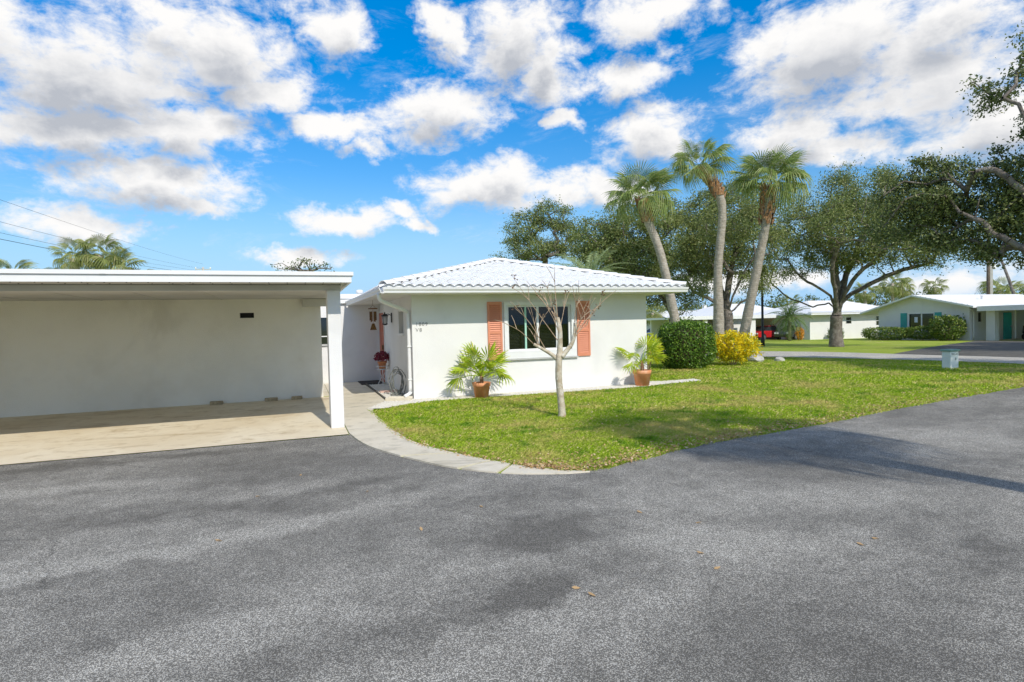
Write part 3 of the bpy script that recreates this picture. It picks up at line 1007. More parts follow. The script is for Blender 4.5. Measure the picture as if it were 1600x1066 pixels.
def arch_tile(L=.40, W=.2172, Hh=.054, th=.013, seg=6, tilt=.019):
    """one barrel tile: arch across x, running up +y, lower end at y=0 lifted by tilt"""
    top, bot = [], []
    for i in range(seg + 1):
        t = i / seg
        x = (t - .5) * W
        h = Hh * math.sin(math.pi * t) ** .8
        top.append((x, h))
        bot.append((x, max(h - th, -.006)))
    vs = [(x, 0, h + tilt) for x, h in top] + [(x, L, h) for x, h in top] + [(x, .004, h + tilt) for x, h in bot] + [(x, L, h) for x, h in bot]
    n_ = seg + 1
    fs = []
    for i in range(seg):
        fs.append((i, i + 1, n_ + i + 1, n_ + i))
        fs.append((i, 2 * n_ + i, 2 * n_ + i + 1, i + 1))
    for i in range(0, seg):
        fs.append((2 * n_ + i + 1, 2 * n_ + i, 3 * n_ + i, 3 * n_ + i + 1))
    return vs, fs


TV, TF = arch_tile()
tile_me = MB().add(TV, TF).mesh('roof_tile')
tile_me.materials.append(MATS['roof_paint'])
tile_me.polygons.foreach_set('use_smooth', [False] * len(tile_me.polygons))
pitch = math.atan2(ZA - ZE, HALF)
SL = math.hypot(HALF, ZA - ZE)
ROWS = 12
EXP = (SL + .03) / ROWS
NT_ = 35
TW = (GR - GL) / NT_


def clip_mesh(me, mat_w, planes):
    """copy of a tile cut off along the hip lines (planes in world space)"""
    bm = bmesh.new()
    bm.from_mesh(me)
    inv = mat_w.inverted()
    for co, no_ in planes:
        bmesh.ops.bisect_plane(bm, geom=bm.verts[:] + bm.edges[:] + bm.faces[:], plane_co=inv @ Vector(co), plane_no=(inv.to_3x3() @ Vector(no_)).normalized(), clear_outer=True)
    n_ = len(bm.faces)
    m = None
    if n_:
        m = bpy.data.meshes.new('roof_tile')
        bm.to_mesh(m)
        m.materials.append(MATS['roof_paint'])
    bm.free()
    return m


rx = Matrix.Rotation(pitch, 4, 'X')
for r in range(ROWS):
    s0 = -.045 + r * EXP
    half_w = HALF * (1 - max(s0, 0) / SL)
    for i in range(NT_):
        x = GL + TW * (i + .5)
        if abs(x - XC) > half_w + TW * .5:
            continue
        y = YE + s0 * math.cos(pitch)
        z = ZE + s0 * math.sin(pitch) + .012 + random.uniform(-.003, .003)
        M = Matrix.Translation((x, y, z)) @ rx @ Matrix.Rotation(random.uniform(-.012, .012), 4, 'Z')
        half_top = HALF * (1 - (s0 + .4) / SL)
        if abs(x - XC) + TW * .5 > half_top:
            me = clip_mesh(tile_me, M, [((GL, YE, 0), (-1, 1, 0)), ((GR, YE, 0), (1, 1, 0))])
            if me is None:
                continue
        else:
            me = tile_me
        o = bpy.data.objects.new('roof_tile', me)
        COL.objects.link(o)
        o.matrix_world = M
        o.parent = roof
MB().box(GL + .03, GR - .03, YE - .012, YE + .03, ZE + .002, ZE + .052).build('eave_mortar', 'roof_paint', roof)
# hip cap tiles
cap = MB().add(*arch_tile(.40, .22, .075, .014, 6, .022)).mesh('hip_cap')
cap.materials.append(MATS['roof_paint'])
for sx in (-1, 1):
    a = Vector((GL if sx < 0 else GR, YE, ZE + .045))
    b = Vector((XC, YE + HALF, ZA + .055))
    d = (b - a)
    n_ = 15
    yv = d.normalized()
    xv = yv.cross(Vector((0, 0, 1))).normalized()
    zv = xv.cross(yv)
    for k in range(n_):
        p = a + d * (k / n_) - yv * .02
        M = Matrix(((xv.x, yv.x, zv.x, p.x), (xv.y, yv.y, zv.y, p.y), (xv.z, yv.z, zv.z, p.z), (0, 0, 0, 1)))
        o = bpy.data.objects.new('hip_cap', cap)
        COL.objects.link(o)
        o.matrix_world = M
        o.parent = roof
# side and rear slopes: the same tiles, hardly seen from the court
acc = MB()
LB = YB + .7 - YE
for side in (-1, 1):
    nn = int(LB / TW)
    R = Matrix.Rotation(-math.pi / 2 if side < 0 else math.pi / 2, 4, 'Z')
    for r in range(ROWS):
        s0 = -.045 + r * EXP
        inset = s0 * math.cos(pitch)
        for i in range(nn):
            y = YE + TW * (i + .5)
            if y < YE + inset + .3 or y > YB + .7 - inset - .3:
                continue
            x = GL + inset if side < 0 else GR - inset
            M = Matrix.Translation((x, y, ZE + s0 * math.sin(pitch) + .012)) @ R @ rx
            acc.add([M @ Vector(v) for v in TV], TF)
tag(acc.build('side_slope_tiles', 'roof_paint', roof), kind='stuff')
acc = MB()
for k in range(int((ap1[1] - ap0[1]) / .36)):
    M = Matrix.Translation((XC, ap0[1] + k * .36, ZA + .045))
    acc.add([M @ Vector((v[0] * 1.05, v[1], v[2] * 1.3)) for v in TV], TF)
acc.build('ridge_caps', 'roof_paint', roof)

# gutters (moulded front) and downpipe
prof = [(0, 0), (-.055, 0), (-.075, .012), (-.078, .045), (-.105, .085), (-.112, .125), (-.098, .125), (-.09, .09), (-.066, .05), (-.062, .018), (-.01, .014), (-.01, .135), (0, .135)]
gt = MB().prism([(YE + u, 2.366 + v) for u, v in prof], 'x', GL - .02, GR + .02)
# the side gutter runs back above the entry walk
y0, y1 = YE - .112, 18.10
x0, x1, dz = GL, GL - .20, -.02
vs = [(x0 + u, y0, 2.366 + v) for u, v in prof] + [(x1 + u, y1, 2.366 + v + dz) for u, v in prof]
n_ = len(prof)
gt.add(vs, [tuple(range(n_))[::-1], tuple(range(n_, 2 * n_))] + [(i, n_ + i, n_ + (i + 1) % n_, (i + 1) % n_) for i in range(n_)])
gt.build('gutter', 'white_paint', roof)
MB().box(GL + .002, GR - .002, YE + .003, YE + .055, 2.368, 2.408).box(GR - .06, GR - .004, YE + .057, YB, 2.368, 2.408).build('fascia', 'white_paint', roof)
MB().add([(GL + .002, YE + .06, 2.37), (GL + .05, YE + .06, 2.37), (GL + .05, 18.1, 2.37), (x1 + .002, 18.1, 2.35), (GL + .002, YE + .06, 2.49), (GL + .05, YE + .06, 2.49), (GL + .05, 18.1, 2.49), (x1 + .002, 18.1, 2.47)], [(3, 2, 1, 0), (4, 5, 6, 7), (0, 1, 5, 4), (1, 2, 6, 5), (2, 3, 7, 6), (3, 0, 4, 7)]).build('side_fascia', 'white_paint', roof)
dp = MB()
pts = [(1.68, 12.42, 2.365), (1.69, 12.45, 2.28), (1.80, 12.55, 2.20), (2.28, 12.98, 2.05), (2.385, 13.06, 1.98), (2.40, 13.06, 1.85), (2.40, 13.05, .30), (2.39, 13.02, .16), (2.25, 12.98, .085)]
dp.tube(spline(pts, 4), .043, 10)
dp.build('downpipe', 'white_paint', hs_, True)
for z in (1.2, .45):
    MB().box(2.35, 2.452, 13.0, 13.11, z, z + .025).build('pipe_strap', 'white_paint', hs_)

# ---------------------------------------------------------------- rear villa beyond the entry
rv = thing('rear_villa', 'plain white wall with flat white roof edge behind the entry walk', 'house', (0, 0, 0))
MB().box(-3.5, .55, 18.18, 18.38, 0, 2.45).box(.95, 2.45, 18.18, 18.38, 0, 2.45).box(.55, .95, 18.18, 18.38, 0, 1.20).box(.55, .95, 18.18, 18.38, 2.0, 2.45).build('wall', 'stucco', rv)
wn = MB().box(.55, .58, 18.20, 18.26, 1.2, 2.0).box(.92, .95, 18.20, 18.26, 1.2, 2.0).box(.58, .92, 18.20, 18.26, 1.42, 1.45).build('window', 'white_paint', rv)
MB().box(.58, .92, 18.23, 18.24, 1.2, 2.0).build('pane', 'dark_glass', wn)
MB().box(.5, 1.0, 18.13, 18.178, 1.15, 1.198).build('sill', 'grey_sill', rv)
MB().box(-3.7, 2.6, 18.12, 22, 2.452, 2.56).build('roof_slab', 'soffit_paint', rv)
MB().box(-3.7, 2.6, 18.09, 18.117, 2.42, 2.555).build('fascia', 'white_paint', rv)
MB().box(-3.7, 2.6, 18.06, 18.11, 2.557, 2.70).box(-3.7, 2.6, 18.112, 22, 2.562, 2.66).build('roof_edge', 'white_paint', rv)
vt = MB().lathe([(.07, 0), (.07, .10), (.11, .11), (.11, .20), (.06, .22)], (1.95, 18.9, 2.66), 12)
vt.build('roof_vent', 'white_paint', rv, True)

# ================================================================== THINGS BY THE ENTRY
# wall lantern
t_ = thing('wall_lantern', 'black lantern on the shaded side wall beside the coral door', 'lantern', (XL, 15.75, 1.92))
MB().box(-.025, -.002, -.055, .055, -.13, .13).build('back_plate', 'black_metal', t_, bevel=.006)
MB().tube([(-.02, 0, .06), (-.10, 0, .10), (-.17, 0, .09)], .012, 6).build('arm', 'black_metal', t_)
l_ = MB().lathe([(.03, .10), (.10, .06), (.105, .045), (.085, .04)], (-.19, 0, 0), 8)
l_.lathe([(.012, .15), (.02, .13), (.014, .115), (.03, .10)], (-.19, 0, 0), 8)
l_.build('cap', 'black_metal', t_)
for k in range(4):
    a = math.pi / 4 + k * math.pi / 2
    MB().tube([(-.19 + .085 * math.cos(a), .085 * math.sin(a), .04), (-.19 + .07 * math.cos(a), .07 * math.sin(a), -.16)], .008, 5).build('bar', 'black_metal', t_)
MB().lathe([(.075, .035), (.06, -.15)], (-.19, 0, 0), 10).build('lamp_glass', 'curtain', t_, True)
MB().lathe([(.075, -.16), (.08, -.175), (.03, -.20)], (-.19, 0, 0), 10).build('base', 'black_metal', t_)
# wind chime
t_ = thing('wind_chime', 'copper wind chime hanging from the eave above the entry', 'wind chime', (1.90, 15.3, 2.37))
MB().tube([(0, 0, 0), (0, 0, -.12)], .004, 4).tube([(0, 0, -.12), (.07, 0, -.20)], .003, 4).tube([(0, 0, -.12), (-.07, 0, -.20)], .003, 4).build('cord', 'wood_brown', t_)
MB().lathe([(.12, -.20), (.12, -.225)], (0, 0, 0), 14).build('disc', 'wood_brown', t_)
for k in range(6):
    a = k * math.pi / 3
    MB().tube([(.075 * math.cos(a), .075 * math.sin(a), -.29), (.075 * math.cos(a), .075 * math.sin(a), -.52 - .02 * (k % 3))], .017, 7).build('tube', 'copper', t_)
MB().tube([(0, 0, -.22), (0, 0, -.64)], .003, 4).build('striker_cord', 'wood_brown', t_)
MB().prism([(-.085, -.77), (.085, -.77), (.03, -.60), (-.03, -.60)], 'y', -.012, .012).build('wind_sail', 'copper', t_)
# plant stand, pot and dark red plant
t_ = thing('plant_stand', 'spindly white wire plant stand beside the front door', 'plant stand', (2.27, 16.55, .02))
for k in range(3):
    a = k * 2.094 + .4
    MB().tube([(.14 * math.cos(a), .14 * math.sin(a), .46), (.02 * math.cos(a + .4), .02 * math.sin(a + .4), .25), (.17 * math.cos(a), .17 * math.sin(a), 0)], .009, 6).build('leg', 'white_wire', t_)
rg = MB()
for rr, z in ((.16, .46), (.10, .465), (.17, .55)):
    rg.tube([(rr * math.cos(i * math.pi / 10), rr * math.sin(i * math.pi / 10), z) for i in range(21)], .008, 6, False)
rg.build('ring', 'white_wire', t_)
t_ = thing('red_plant', 'small terracotta pot of dark red leafy plant on the wire stand', 'potted plant', (2.27, 16.55, .49))
MB().lathe([(.085, 0), (.115, .16), (.13, .16), (.135, .21), (.12, .21), (.10, .17)], (0, 0, 0), 18).build('pot', 'terracotta', t_, True)
P = rand_dirs(420, -.35, 1) * (rng.uniform(.35, 1, 420)[:, None] ** .5) * np.array([.23, .23, .20]) + np.array([0, 0, .30])
obj('leaves', leaf_mesh('leaves', P, .075, .55), 'flower_red', t_)
# hose
mb = MB()
for j in range(7):
    cy, cz, ra, rb = random.uniform(-.05, .05), .30 + random.uniform(-.03, .05), random.uniform(.12, .20), random.uniform(.22, .33)
    ph = random.uniform(0, 6)
    mb.tube([(-.05 - .012 * j + .01 * math.sin(3 * a + ph), cy + ra * math.cos(a + ph) + .015 * math.sin(5 * a), cz + rb * math.sin(a + ph)) for a in [i * 2 * math.pi / 22 for i in range(22)]], .010, 6)
mb.tube(spline([(-.06, .05, .1), (-.12, -.1, .02), (-.28, -.2, .014), (-.36, 0, .014), (-.2, .15, .014), (-.05, .05, .03), (-.18, -.28, .014)], 6), .010, 6)
t_ = thing('garden_hose', 'tangled grey garden hose coiled against the wall by the downpipe', 'hose', (XL - .14, 14.0, .03), 1.05)
mb.build('coil', 'hose_rubber', t_, True)
MB().tube([(-.01, -.25, .62), (-.09, -.25, .62), (-.10, -.25, .58)], .016, 8).tube([(-.05, -.25, .62), (-.05, -.25, .68)], .01, 6).tube([(-.05, -.30, .68), (-.05, -.20, .68)], .012, 6).build('tap', 'alloy', t_)
# doormat and splash block
o = MB().box(-.32, .32, -.55, .55, 0, .022).build('doormat', 'rubber_mat', bevel=.006)
o.location = (2.05, 17.55, .02)
tag(o, 'black rubber doormat in front of the coral door', 'mat')
mb = MB().prism([(-.14, 0), (.14, 0), (.15, .07), (.11, .07), (.09, .035), (-.09, .035), (-.11, .07), (-.15, .07)], 'y', -.28, .28)
o = mb.build('splash_block', 'walk_concrete', bevel=.008)
o.location = (2.12, 12.93, .022)
o.rotation_euler.z = 1.2
tag(o, 'pale concrete splash block under the end of the downpipe', 'splash block')

# ================================================================== PLANTS
def fan_leaf(R=.36, nseg=15, spread=4.1, pet=.42, droop=.35, wid=1.0, tipdrop=.0):
    """a palm fan on its stalk: stalk along +x, pleated pointed segments"""
    mb = MB()
    mb.tube([(0, 0, 0), (pet * .5, 0, .03), (pet, 0, 0)], [.012, .009, .006], 4, False)
    hub = Vector((pet, 0, 0))
    for i in range(nseg):
        a = -spread / 2 + spread * i / (nseg - 1)
        L = R * (1 - .28 * abs(a / (spread / 2)) ** 2) * random.uniform(.9, 1.06)
        da = spread / (nseg - 1) * .5 * wid
        d = lambda ang, r, z: hub + Vector((math.cos(ang) * r, math.sin(ang) * r, z))
        side = 1 - .25 * math.cos(a)
        z1 = -droop * .25 * L * side
        z2 = -droop * L * side - tipdrop * L
        kx = 1 - min(.5, (droop + tipdrop) * .30)
        v = [d(a, .02, 0), d(a - da, L * .45 * (1 - .12 * droop), z1 - .012), d(a, L * .48 * (1 - .12 * droop), z1 + .014), d(a + da, L * .45 * (1 - .12 * droop), z1 - .012),
             d(a - da * .45, L * .78 * kx ** .5, z1 * .4 + z2 * .45), d(a + da * .45, L * .78 * kx ** .5, z1 * .4 + z2 * .45), d(a, L * kx, z2)]
        mb.add(v, [(0, 1, 2), (0, 2, 3), (1, 4, 2), (2, 5, 3), (4, 5, 2), (4, 6, 5)])
    return mb


FAN = [fan_leaf(.42, 15, 3.7, .42, d, .62).mesh('leaf') for d in (.25, .5, .8)]
for m in FAN:
    m.materials.append(MATS['fan_leaf'])


def potted_palm(label, loc, spec, scale=1.0, pot=(.15, .20, .34)):
    t = thing('potted_fan_palm', label, 'potted palm', loc, 0, 'potted palms in front of the house')
    a, b, h = pot
    MB().lathe([(a, 0), (b - .012, h * .74), (b - .008, h * .745), (b, h * .76), (b + .012, h), (b - .015, h), (b - .03, h * .86)], (0, 0, 0), 28).build('pot', 'terracotta', t, True)
    MB().lathe([(b - .028, h * .80), (.05, h * .90), (.0, h * .92)], (0, 0, 0), 16).build('soil', 'soil', t)
    MB().tube([(0, 0, h * .85), (.01, 0, h + .10), (.0, .01, h + .22)], [.05, .045, .03], 8).build('stem', 'boot_bark', t)
    for az_, el_, k, s in spec:
        o = bpy.data.objects.new('leaf', FAN[k])
        COL.objects.link(o)
        o.location = (.02 * math.cos(az_), .02 * math.sin(az_), h + .12 + random.uniform(-.04, .1))
        o.rotation_euler = Euler((random.uniform(-.35, .35), -el_, az_), 'XYZ')
        o.scale = (s * scale,) * 3
        o.parent = t
    return t


spec1 = []
for i in range(19):
    az_ = i * 2.4 + random.uniform(-.3, .3)
    e_ = [1.15, .85, .6, .4, .15, -.05][i % 6] + random.uniform(-.12, .12)
    spec1.append((az_, e_, 0 if e_ > .7 else (1 if e_ > .2 else 2), random.uniform(.85, 1.12)))
potted_palm('bushy fan palm in terracotta pot below the left coral shutter', (3.90, 12.42, .022), spec1, 1.05)
spec2 = []
for i in range(12):
    az_ = i * 2.4 + .5 + random.uniform(-.3, .3)
    e_ = [1.1, .75, .5, .25, .1][i % 5] + random.uniform(-.12, .12)
    spec2.append((az_, e_, 0 if e_ > .7 else (1 if e_ > .2 else 2), random.uniform(.8, 1.0)))
potted_palm('thinner fan palm in larger terracotta pot at the right corner of the house', (8.20, 12.50, .022), spec2, 1.05, (.17, .225, .40))

# yellow-green plant growing behind the house corner
t_ = thing('yellow_green_shrub', 'bright yellow green leafy plant behind the right corner of the house', 'shrub', (9.75, 14.6, 0))
for k in range(7):
    a = k * .9
    MB().tube([(0, 0, 0), (.15 * math.cos(a), .15 * math.sin(a), .5), (.42 * math.cos(a), .42 * math.sin(a), .95 + .12 * (k % 3))], [.016, .012, .006], 5).build('stem', 'twig', t_)
P = rand_dirs(900, -.6, 1) * rng.uniform(.45, 1, 900)[:, None] * np.array([.50, .50, .62]) + np.array([0, 0, .72])
ax = (P - np.array([0, 0, .5]))
ax /= np.linalg.norm(ax, axis=1)[:, None]
ax[:, 2] -= .7
obj('leaves', leaf_mesh('leaves', P, .22, .16, ax, .5), 'wild_leaf', t_)


def bush(name, label, cat, loc, r, n, size, mat, asp=.55, boxy=4.0, stems=5, zb=.0, group=None, inner=.80, wob=.05):
    """shrub whose leaves fill a shell of a rounded body, with stems below"""
    t = thing(name, label, cat, loc, 0, group)
    d = rand_dirs(n)
    # superellipsoid: higher exponent = boxier, clipped look
    k = (np.abs(d) ** boxy).sum(1) ** (-1 / boxy)
    rad_ = k * (inner + (1.02 - inner) * rng.uniform(0, 1, n) ** .5) * (1 + wob * np.sin(d[:, 0] * 7 + 2 * d[:, 2]) * np.cos(d[:, 1] * 6))
    P = d * rad_[:, None] * np.array([r[0], r[1], r[2]]) + np.array([0, 0, zb + r[2]])
    # a few stray shoots stand out of the outline
    st = rng.random(n) < .03
    P[st] = (P[st] - [0, 0, zb + r[2]]) * rng.uniform(1.03, 1.16, (st.sum(), 1)) + [0, 0, zb + r[2]]
    P = P[P[:, 2] > .03]
    ax = d[:len(P)] * .6
    obj('leaves', leaf_mesh('leaves', P, size, asp, ax, 1.0), mat, t)
    m = MB()
    for k in range(stems):
        a = k * 2 * math.pi / stems
        m.tube([(.06 * math.cos(a), .06 * math.sin(a), -.02), (.3 * r[0] * math.cos(a), .3 * r[1] * math.sin(a), zb + r[2] * .8), (.62 * r[0] * math.cos(a), .62 * r[1] * math.sin(a), zb + r[2] * 1.3)], [.022, .016, .006], 5)
    m.build('stems', 'twig', t)
    return t


h_ = bush('clipped_hedge', 'dense round clipped dark green hedge between house and yellow croton', 'hedge', (12.4, 16.25, 0), (.84, .82, .80), 15000, .066, 'hedge_leaf', .6, 3.2, 6, .0, None, .84, .055)
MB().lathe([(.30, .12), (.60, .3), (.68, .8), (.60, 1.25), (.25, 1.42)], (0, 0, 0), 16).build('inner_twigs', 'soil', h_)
bush('croton', 'bright yellow croton bush beside the palm trunks', 'shrub', (14.5, 16.35, 0), (.84, .78, .52), 2700, .15, 'croton_leaf', .36, 2.2, 9, .16, None, .40, .22)
c_ = bush('small_croton', 'small orange yellow croton tucked between hedge and palm trunk', 'shrub', (13.85, 17.3, 0), (.22, .22, .24), 260, .12, 'orange_leaf', .4, 2.2, 3, .30, None, .4, .1)
for (x, y, s, lab) in [(16.45, 17.35, .32, 'larger pale rock in the turf right of the yellow croton'), (17.3, 17.0, .2, 'smaller pale rock farther right of the yellow croton'), (13.5, 16.9, .22, 'dark grey rock between hedge and croton')]:
    bm = bmesh.new()
    bmesh.ops.create_icosphere(bm, subdivisions=2, radius=s)
    for v in bm.verts:
        v.co *= 1 + random.uniform(-.22, .22)
        v.co.z *= .55
    m = bpy.data.meshes.new('rock')
    bm.to_mesh(m)
    bm.free()
    o = obj('rock', m, 'rock')
    o.location = (x, y, s * .25)
    tag(o, lab, 'rock', 'rocks round the planting')

# ---------------------------------------------------------------- bare crape myrtle on the lawn
cm = thing('crape_myrtle', 'bare multi stemmed young crape myrtle standing on the front lawn', 'tree', (4.32, 9.12, 0))
MB().tube(spline([(0, 0, -.03), (.01, 0, .06), (-.01, 0, .35), (-.035, .01, .70), (-.03, 0, 1.0), (-.02, 0, 1.12)], 4), [.105, .088, .078, .072, .068, .064, .066, .062, .060, .063, .060, .058, .061, .058, .059, .057, .060, .057, .058, .054, .050][:21], 10).build('trunk', 'pale_bark', cm, True)
# main limbs in the plane facing the court, right = (cos20,-sin20)
RV, DV = Vector((.936, -.352, 0)), Vector((.352, .936, 0))


def L3(u, z, d=0.0):
    return RV * u + DV * d + Vector((0, 0, z))


limbs = [
    ([(-.03, 1.0), (-.16, 1.12), (-.32, 1.22), (-.46, 1.30)], .038, .026),
    ([(-.01, 1.08), (.0, 1.3), (.0, 1.55), (-.03, 1.75)], .058, .034),
    ([(.02, 1.06), (.12, 1.18), (.21, 1.30), (.26, 1.48), (.27, 1.66)], .046, .028),
]
limb_ends = []
for pts, r0, r1 in limbs:
    sp = spline([L3(u, z, random.uniform(-.03, .03)) for u, z in pts], 4)
    MB().tube(sp, [r0 + (r1 - r0) * i / (len(sp) - 1) for i in range(len(sp))], 8).build('limb', 'pale_bark', cm, True)
    limb_ends.append(sp)
shoots = [(0, .55, -.85, 2.05), (0, .75, -.55, 1.95), (0, 1, -.92, 1.66), (0, 1, -.62, 1.75), (0, .9, -.30, 1.75), (0, .8, -.42, 1.50),
          (1, .35, -.78, 2.42), (1, .6, -.42, 2.05), (1, .8, -.30, 2.25), (1, 1, -.06, 2.68), (1, 1, -.20, 2.30), (1, .9, .02, 2.35), (1, .7, .14, 2.2), (1, 1, -.35, 2.12), (1, .55, -.25, 1.95), (1, .5, .10, 1.9),
          (2, .4, .62, 1.80), (2, .7, .60, 2.08), (2, .8, .42, 2.18), (2, 1, .34, 2.20), (2, 1, .20, 2.15), (2, .9, .70, 1.92), (2, .6, .50, 1.62), (2, 1, .12, 2.32), (2, .75, .85, 2.06), (2, .55, .40, 1.92)]
tips = []
for li, f, u, z in [s_ for i_, s_ in enumerate(shoots) if i_ % 4 != 3]:
    sp = limb_ends[li]
    a = sp[int(f * (len(sp) - 1))]
    dz_ = random.uniform(-.45, .45)
    b = L3(u, z, dz_)
    mid = a.lerp(b, .5) + Vector((random.uniform(-.05, .05), random.uniform(-.05, .05), .05))
    c = spline([a, mid, b], 4)
    MB().tube(c, [.009 - .0063 * i / (len(c) - 1) for i in range(len(c))], 5).build('shoot', 'twig', cm, True)
    tips.append(b)
    for q in range(2):
        p = c[random.randrange(3, len(c) - 1)]
        e = p + (b - a).normalized() * random.uniform(.1, .3) + Vector((random.uniform(-.16, .16), random.uniform(-.16, .16), random.uniform(.0, .18)))
        MB().tube([p, p.lerp(e, .5) + Vector((0, 0, .02)), e], [.006, .005, .003], 4).build('twig', 'twig', cm)
        if random.random() < .30:
            tips.append(e)
for tp in tips:
    if random.random() < .55:
        continue
    m = MB()
    for q in range(random.randrange(4, 9)):
        c = tp + Vector((random.uniform(-.05, .05), random.uniform(-.05, .05), random.uniform(-.03, .07)))
        m.tube([tp, c], .0025, 3, False)
        m.lathe([(.003, -.012), (.012, -.004), (.011, .006), (.002, .014)], tuple(c), 5)
    m.build('seed_cluster', 'seed_pod', cm)

# ---------------------------------------------------------------- cabbage palms
SAB = [fan_leaf(1.15, 34, 4.6, .85, d, .55, td).mesh('frond') for d, td in ((.15, .02), (.28, .15), (.42, .35), (.55, .70))]
for m in SAB:
    m.materials.append(MATS['palm_leaf'])
SABF = [fan_leaf(1.05, 22, 4.6, .85, d, .75, td).mesh('frond') for d, td in ((.25, .2), (.6, .5))]
for m in SABF:
    m.materials.append(MATS['palm_leaf_far'])


def fronds(t, top, n, meshes, s=1.0, emin=-.75, emax=1.2, lean=(0, 0)):
    for i in range(n):
        f = (i + .5) / n
        el_ = emax + (emin - emax) * f ** .8 + random.uniform(-.18, .18)
        az_ = i * 2.39996 + random.uniform(-.25, .25)
        k = min(len(meshes) - 1, int((f * .7 + random.random() * .42) * len(meshes)))
        o = bpy.data.objects.new('frond', meshes[k])
        COL.objects.link(o)
        o.location = (top[0] + .10 * math.cos(az_), top[1] + .10 * math.sin(az_), top[2] + .25 * (1 - f))
        o.rotation_euler = Euler((random.uniform(-.4, .4), -el_, az_), 'XYZ')
        q = s * random.uniform(.85, 1.12) * (.82 if f < .15 else 1.0)
        o.scale = (q, q, q)
        o.parent = t


def sabal(label, base, path, rads, boots, n, s, group='cabbage palms beside the house', emin=-.75):
    t = thing('cabbage_palm', label, 'palm tree', base, 0, group)
    loc = [(x - base[0], y - base[1], z - base[2]) for x, y, z in path]
    sp = spline(loc, 7)
    rr = [np.interp(i / (len(sp) - 1), np.linspace(0, 1, len(rads)), rads) * (1 + .035 * math.sin(i * 2.3)) for i in range(len(sp))]
    MB().tube(sp, [float(x) for x in rr], 14).build('trunk', 'palm_bark', t, True)
    # old leaf bases left under the crown
    m = MB()
    z0 = boots - .03
    path_pts = sp[int(len(sp) * z0):]
    for i in range(110):
        p = path_pts[int(random.random() * (len(path_pts) - 1))]
        a = random.uniform(0, 6.283)
        d = Vector((math.cos(a), math.sin(a), 0))
        sd_ = Vector((-math.sin(a), math.cos(a), 0))
        r0 = rads[-1] * random.uniform(.88, 1.02)
        tw = random.uniform(-.09, .09)
        v = [p + d * r0 - sd_ * .05, p + d * r0 + sd_ * .05, p + d * (r0 + .02) - sd_ * .05 - Vector((0, 0, .09)), p + d * (r0 + .02) + sd_ * .05 - Vector((0, 0, .09)),
             p + d * (r0 + .08) + sd_ * (tw - .03) + Vector((0, 0, .20)), p + d * (r0 + .08) + sd_ * (tw + .03) + Vector((0, 0, .20)), p + d * (r0 + .06) + sd_ * tw + Vector((0, 0, .22))]
        m.add(v, [(2, 3, 5, 4), (0, 2, 4), (3, 1, 5), (4, 5, 6), (1, 0, 4, 6, 5)])
    m.build('leaf_bases', 'boot_bark', t)
    fronds(t, sp[-1] + Vector((0, 0, .12)), n, SAB, s, emin)
    return t


sabal('cabbage palm with trunk leaning left over the roof end', (15.0, 20.0, 0), [(15.0, 20.0, -.05), (14.85, 20.1, 1.6), (14.43, 20.42, 4.37), (14.0, 20.72, 5.9), (13.80, 20.86, 6.75)], [.23, .20, .17, .17, .22], .76, 32, .88, emin=-.35)
sabal('cabbage palm in the middle with trunk bent sharply left at the top', (16.84, 19.81, 0), [(16.84, 19.81, -.05), (16.84, 19.81, 1.9), (16.85, 19.81, 3.8), (17.02, 19.70, 6.2), (16.80, 19.86, 7.2), (16.30, 20.25, 8.05)], [.25, .215, .17, .165, .20, .22], .74, 26, .76, emin=-.3)
sabal('tallest looking cabbage palm, right one of three, leaning right', (18.8, 20.75, 0), [(18.8, 20.75, -.05), (19.1, 20.45, 2.2), (19.44, 20.15, 4.44), (19.66, 19.94, 6.11), (19.70, 19.90, 7.5)], [.25, .21, .19, .18, .27], .74, 32, .97, emin=-.25)
# this one stands outside the view and throws its shadow across the court
sabal('cabbage palm south of the court casting a long shadow over the asphalt', (7.3, -2.9, 0), [(7.3, -2.9, -.05), (7.2, -2.8, 3), (7.0, -2.7, 6), (6.9, -2.6, 8.0)], [.24, .20, .17, .20], .8, 32, 1.05, 'cabbage palms beside the house')

# cabbage palms showing above the carport roof
for lab, x, y, z, n, s in [('left head of the tall palm clump above the carport roof', -9.05, 30.7, 5.05, 16, .58), ('top head of the palm clump above the carport roof', -8.2, 31.0, 5.25, 20, .66), ('lower right head of the palm clump above the carport roof', -7.5, 30.6, 4.60, 18, .66),
                           ('low palm tuft at the far left above the carport roof', -11.5, 31.0, 4.15, 16, .62), ('small palm tuft between the far left one and the clump', -10.3, 31.3, 3.95, 14, .58), ('rightmost low palm tuft above the carport roof', -6.75, 31.2, 3.95, 12, .55)]:
    t_ = thing('cabbage_palm', lab, 'palm tree', (x, y, gz(x, y)), 0, 'palms behind the carport')
    MB().tube([(0, 0, 0), (.05, 0, z * .5), (0, 0, z - gz(x, y))], [.2, .17, .18], 8).build('trunk', 'palm_bark', t_, True)
    fronds(t_, (0, 0, z - gz(x, y)), n, SABF, s, -.5)


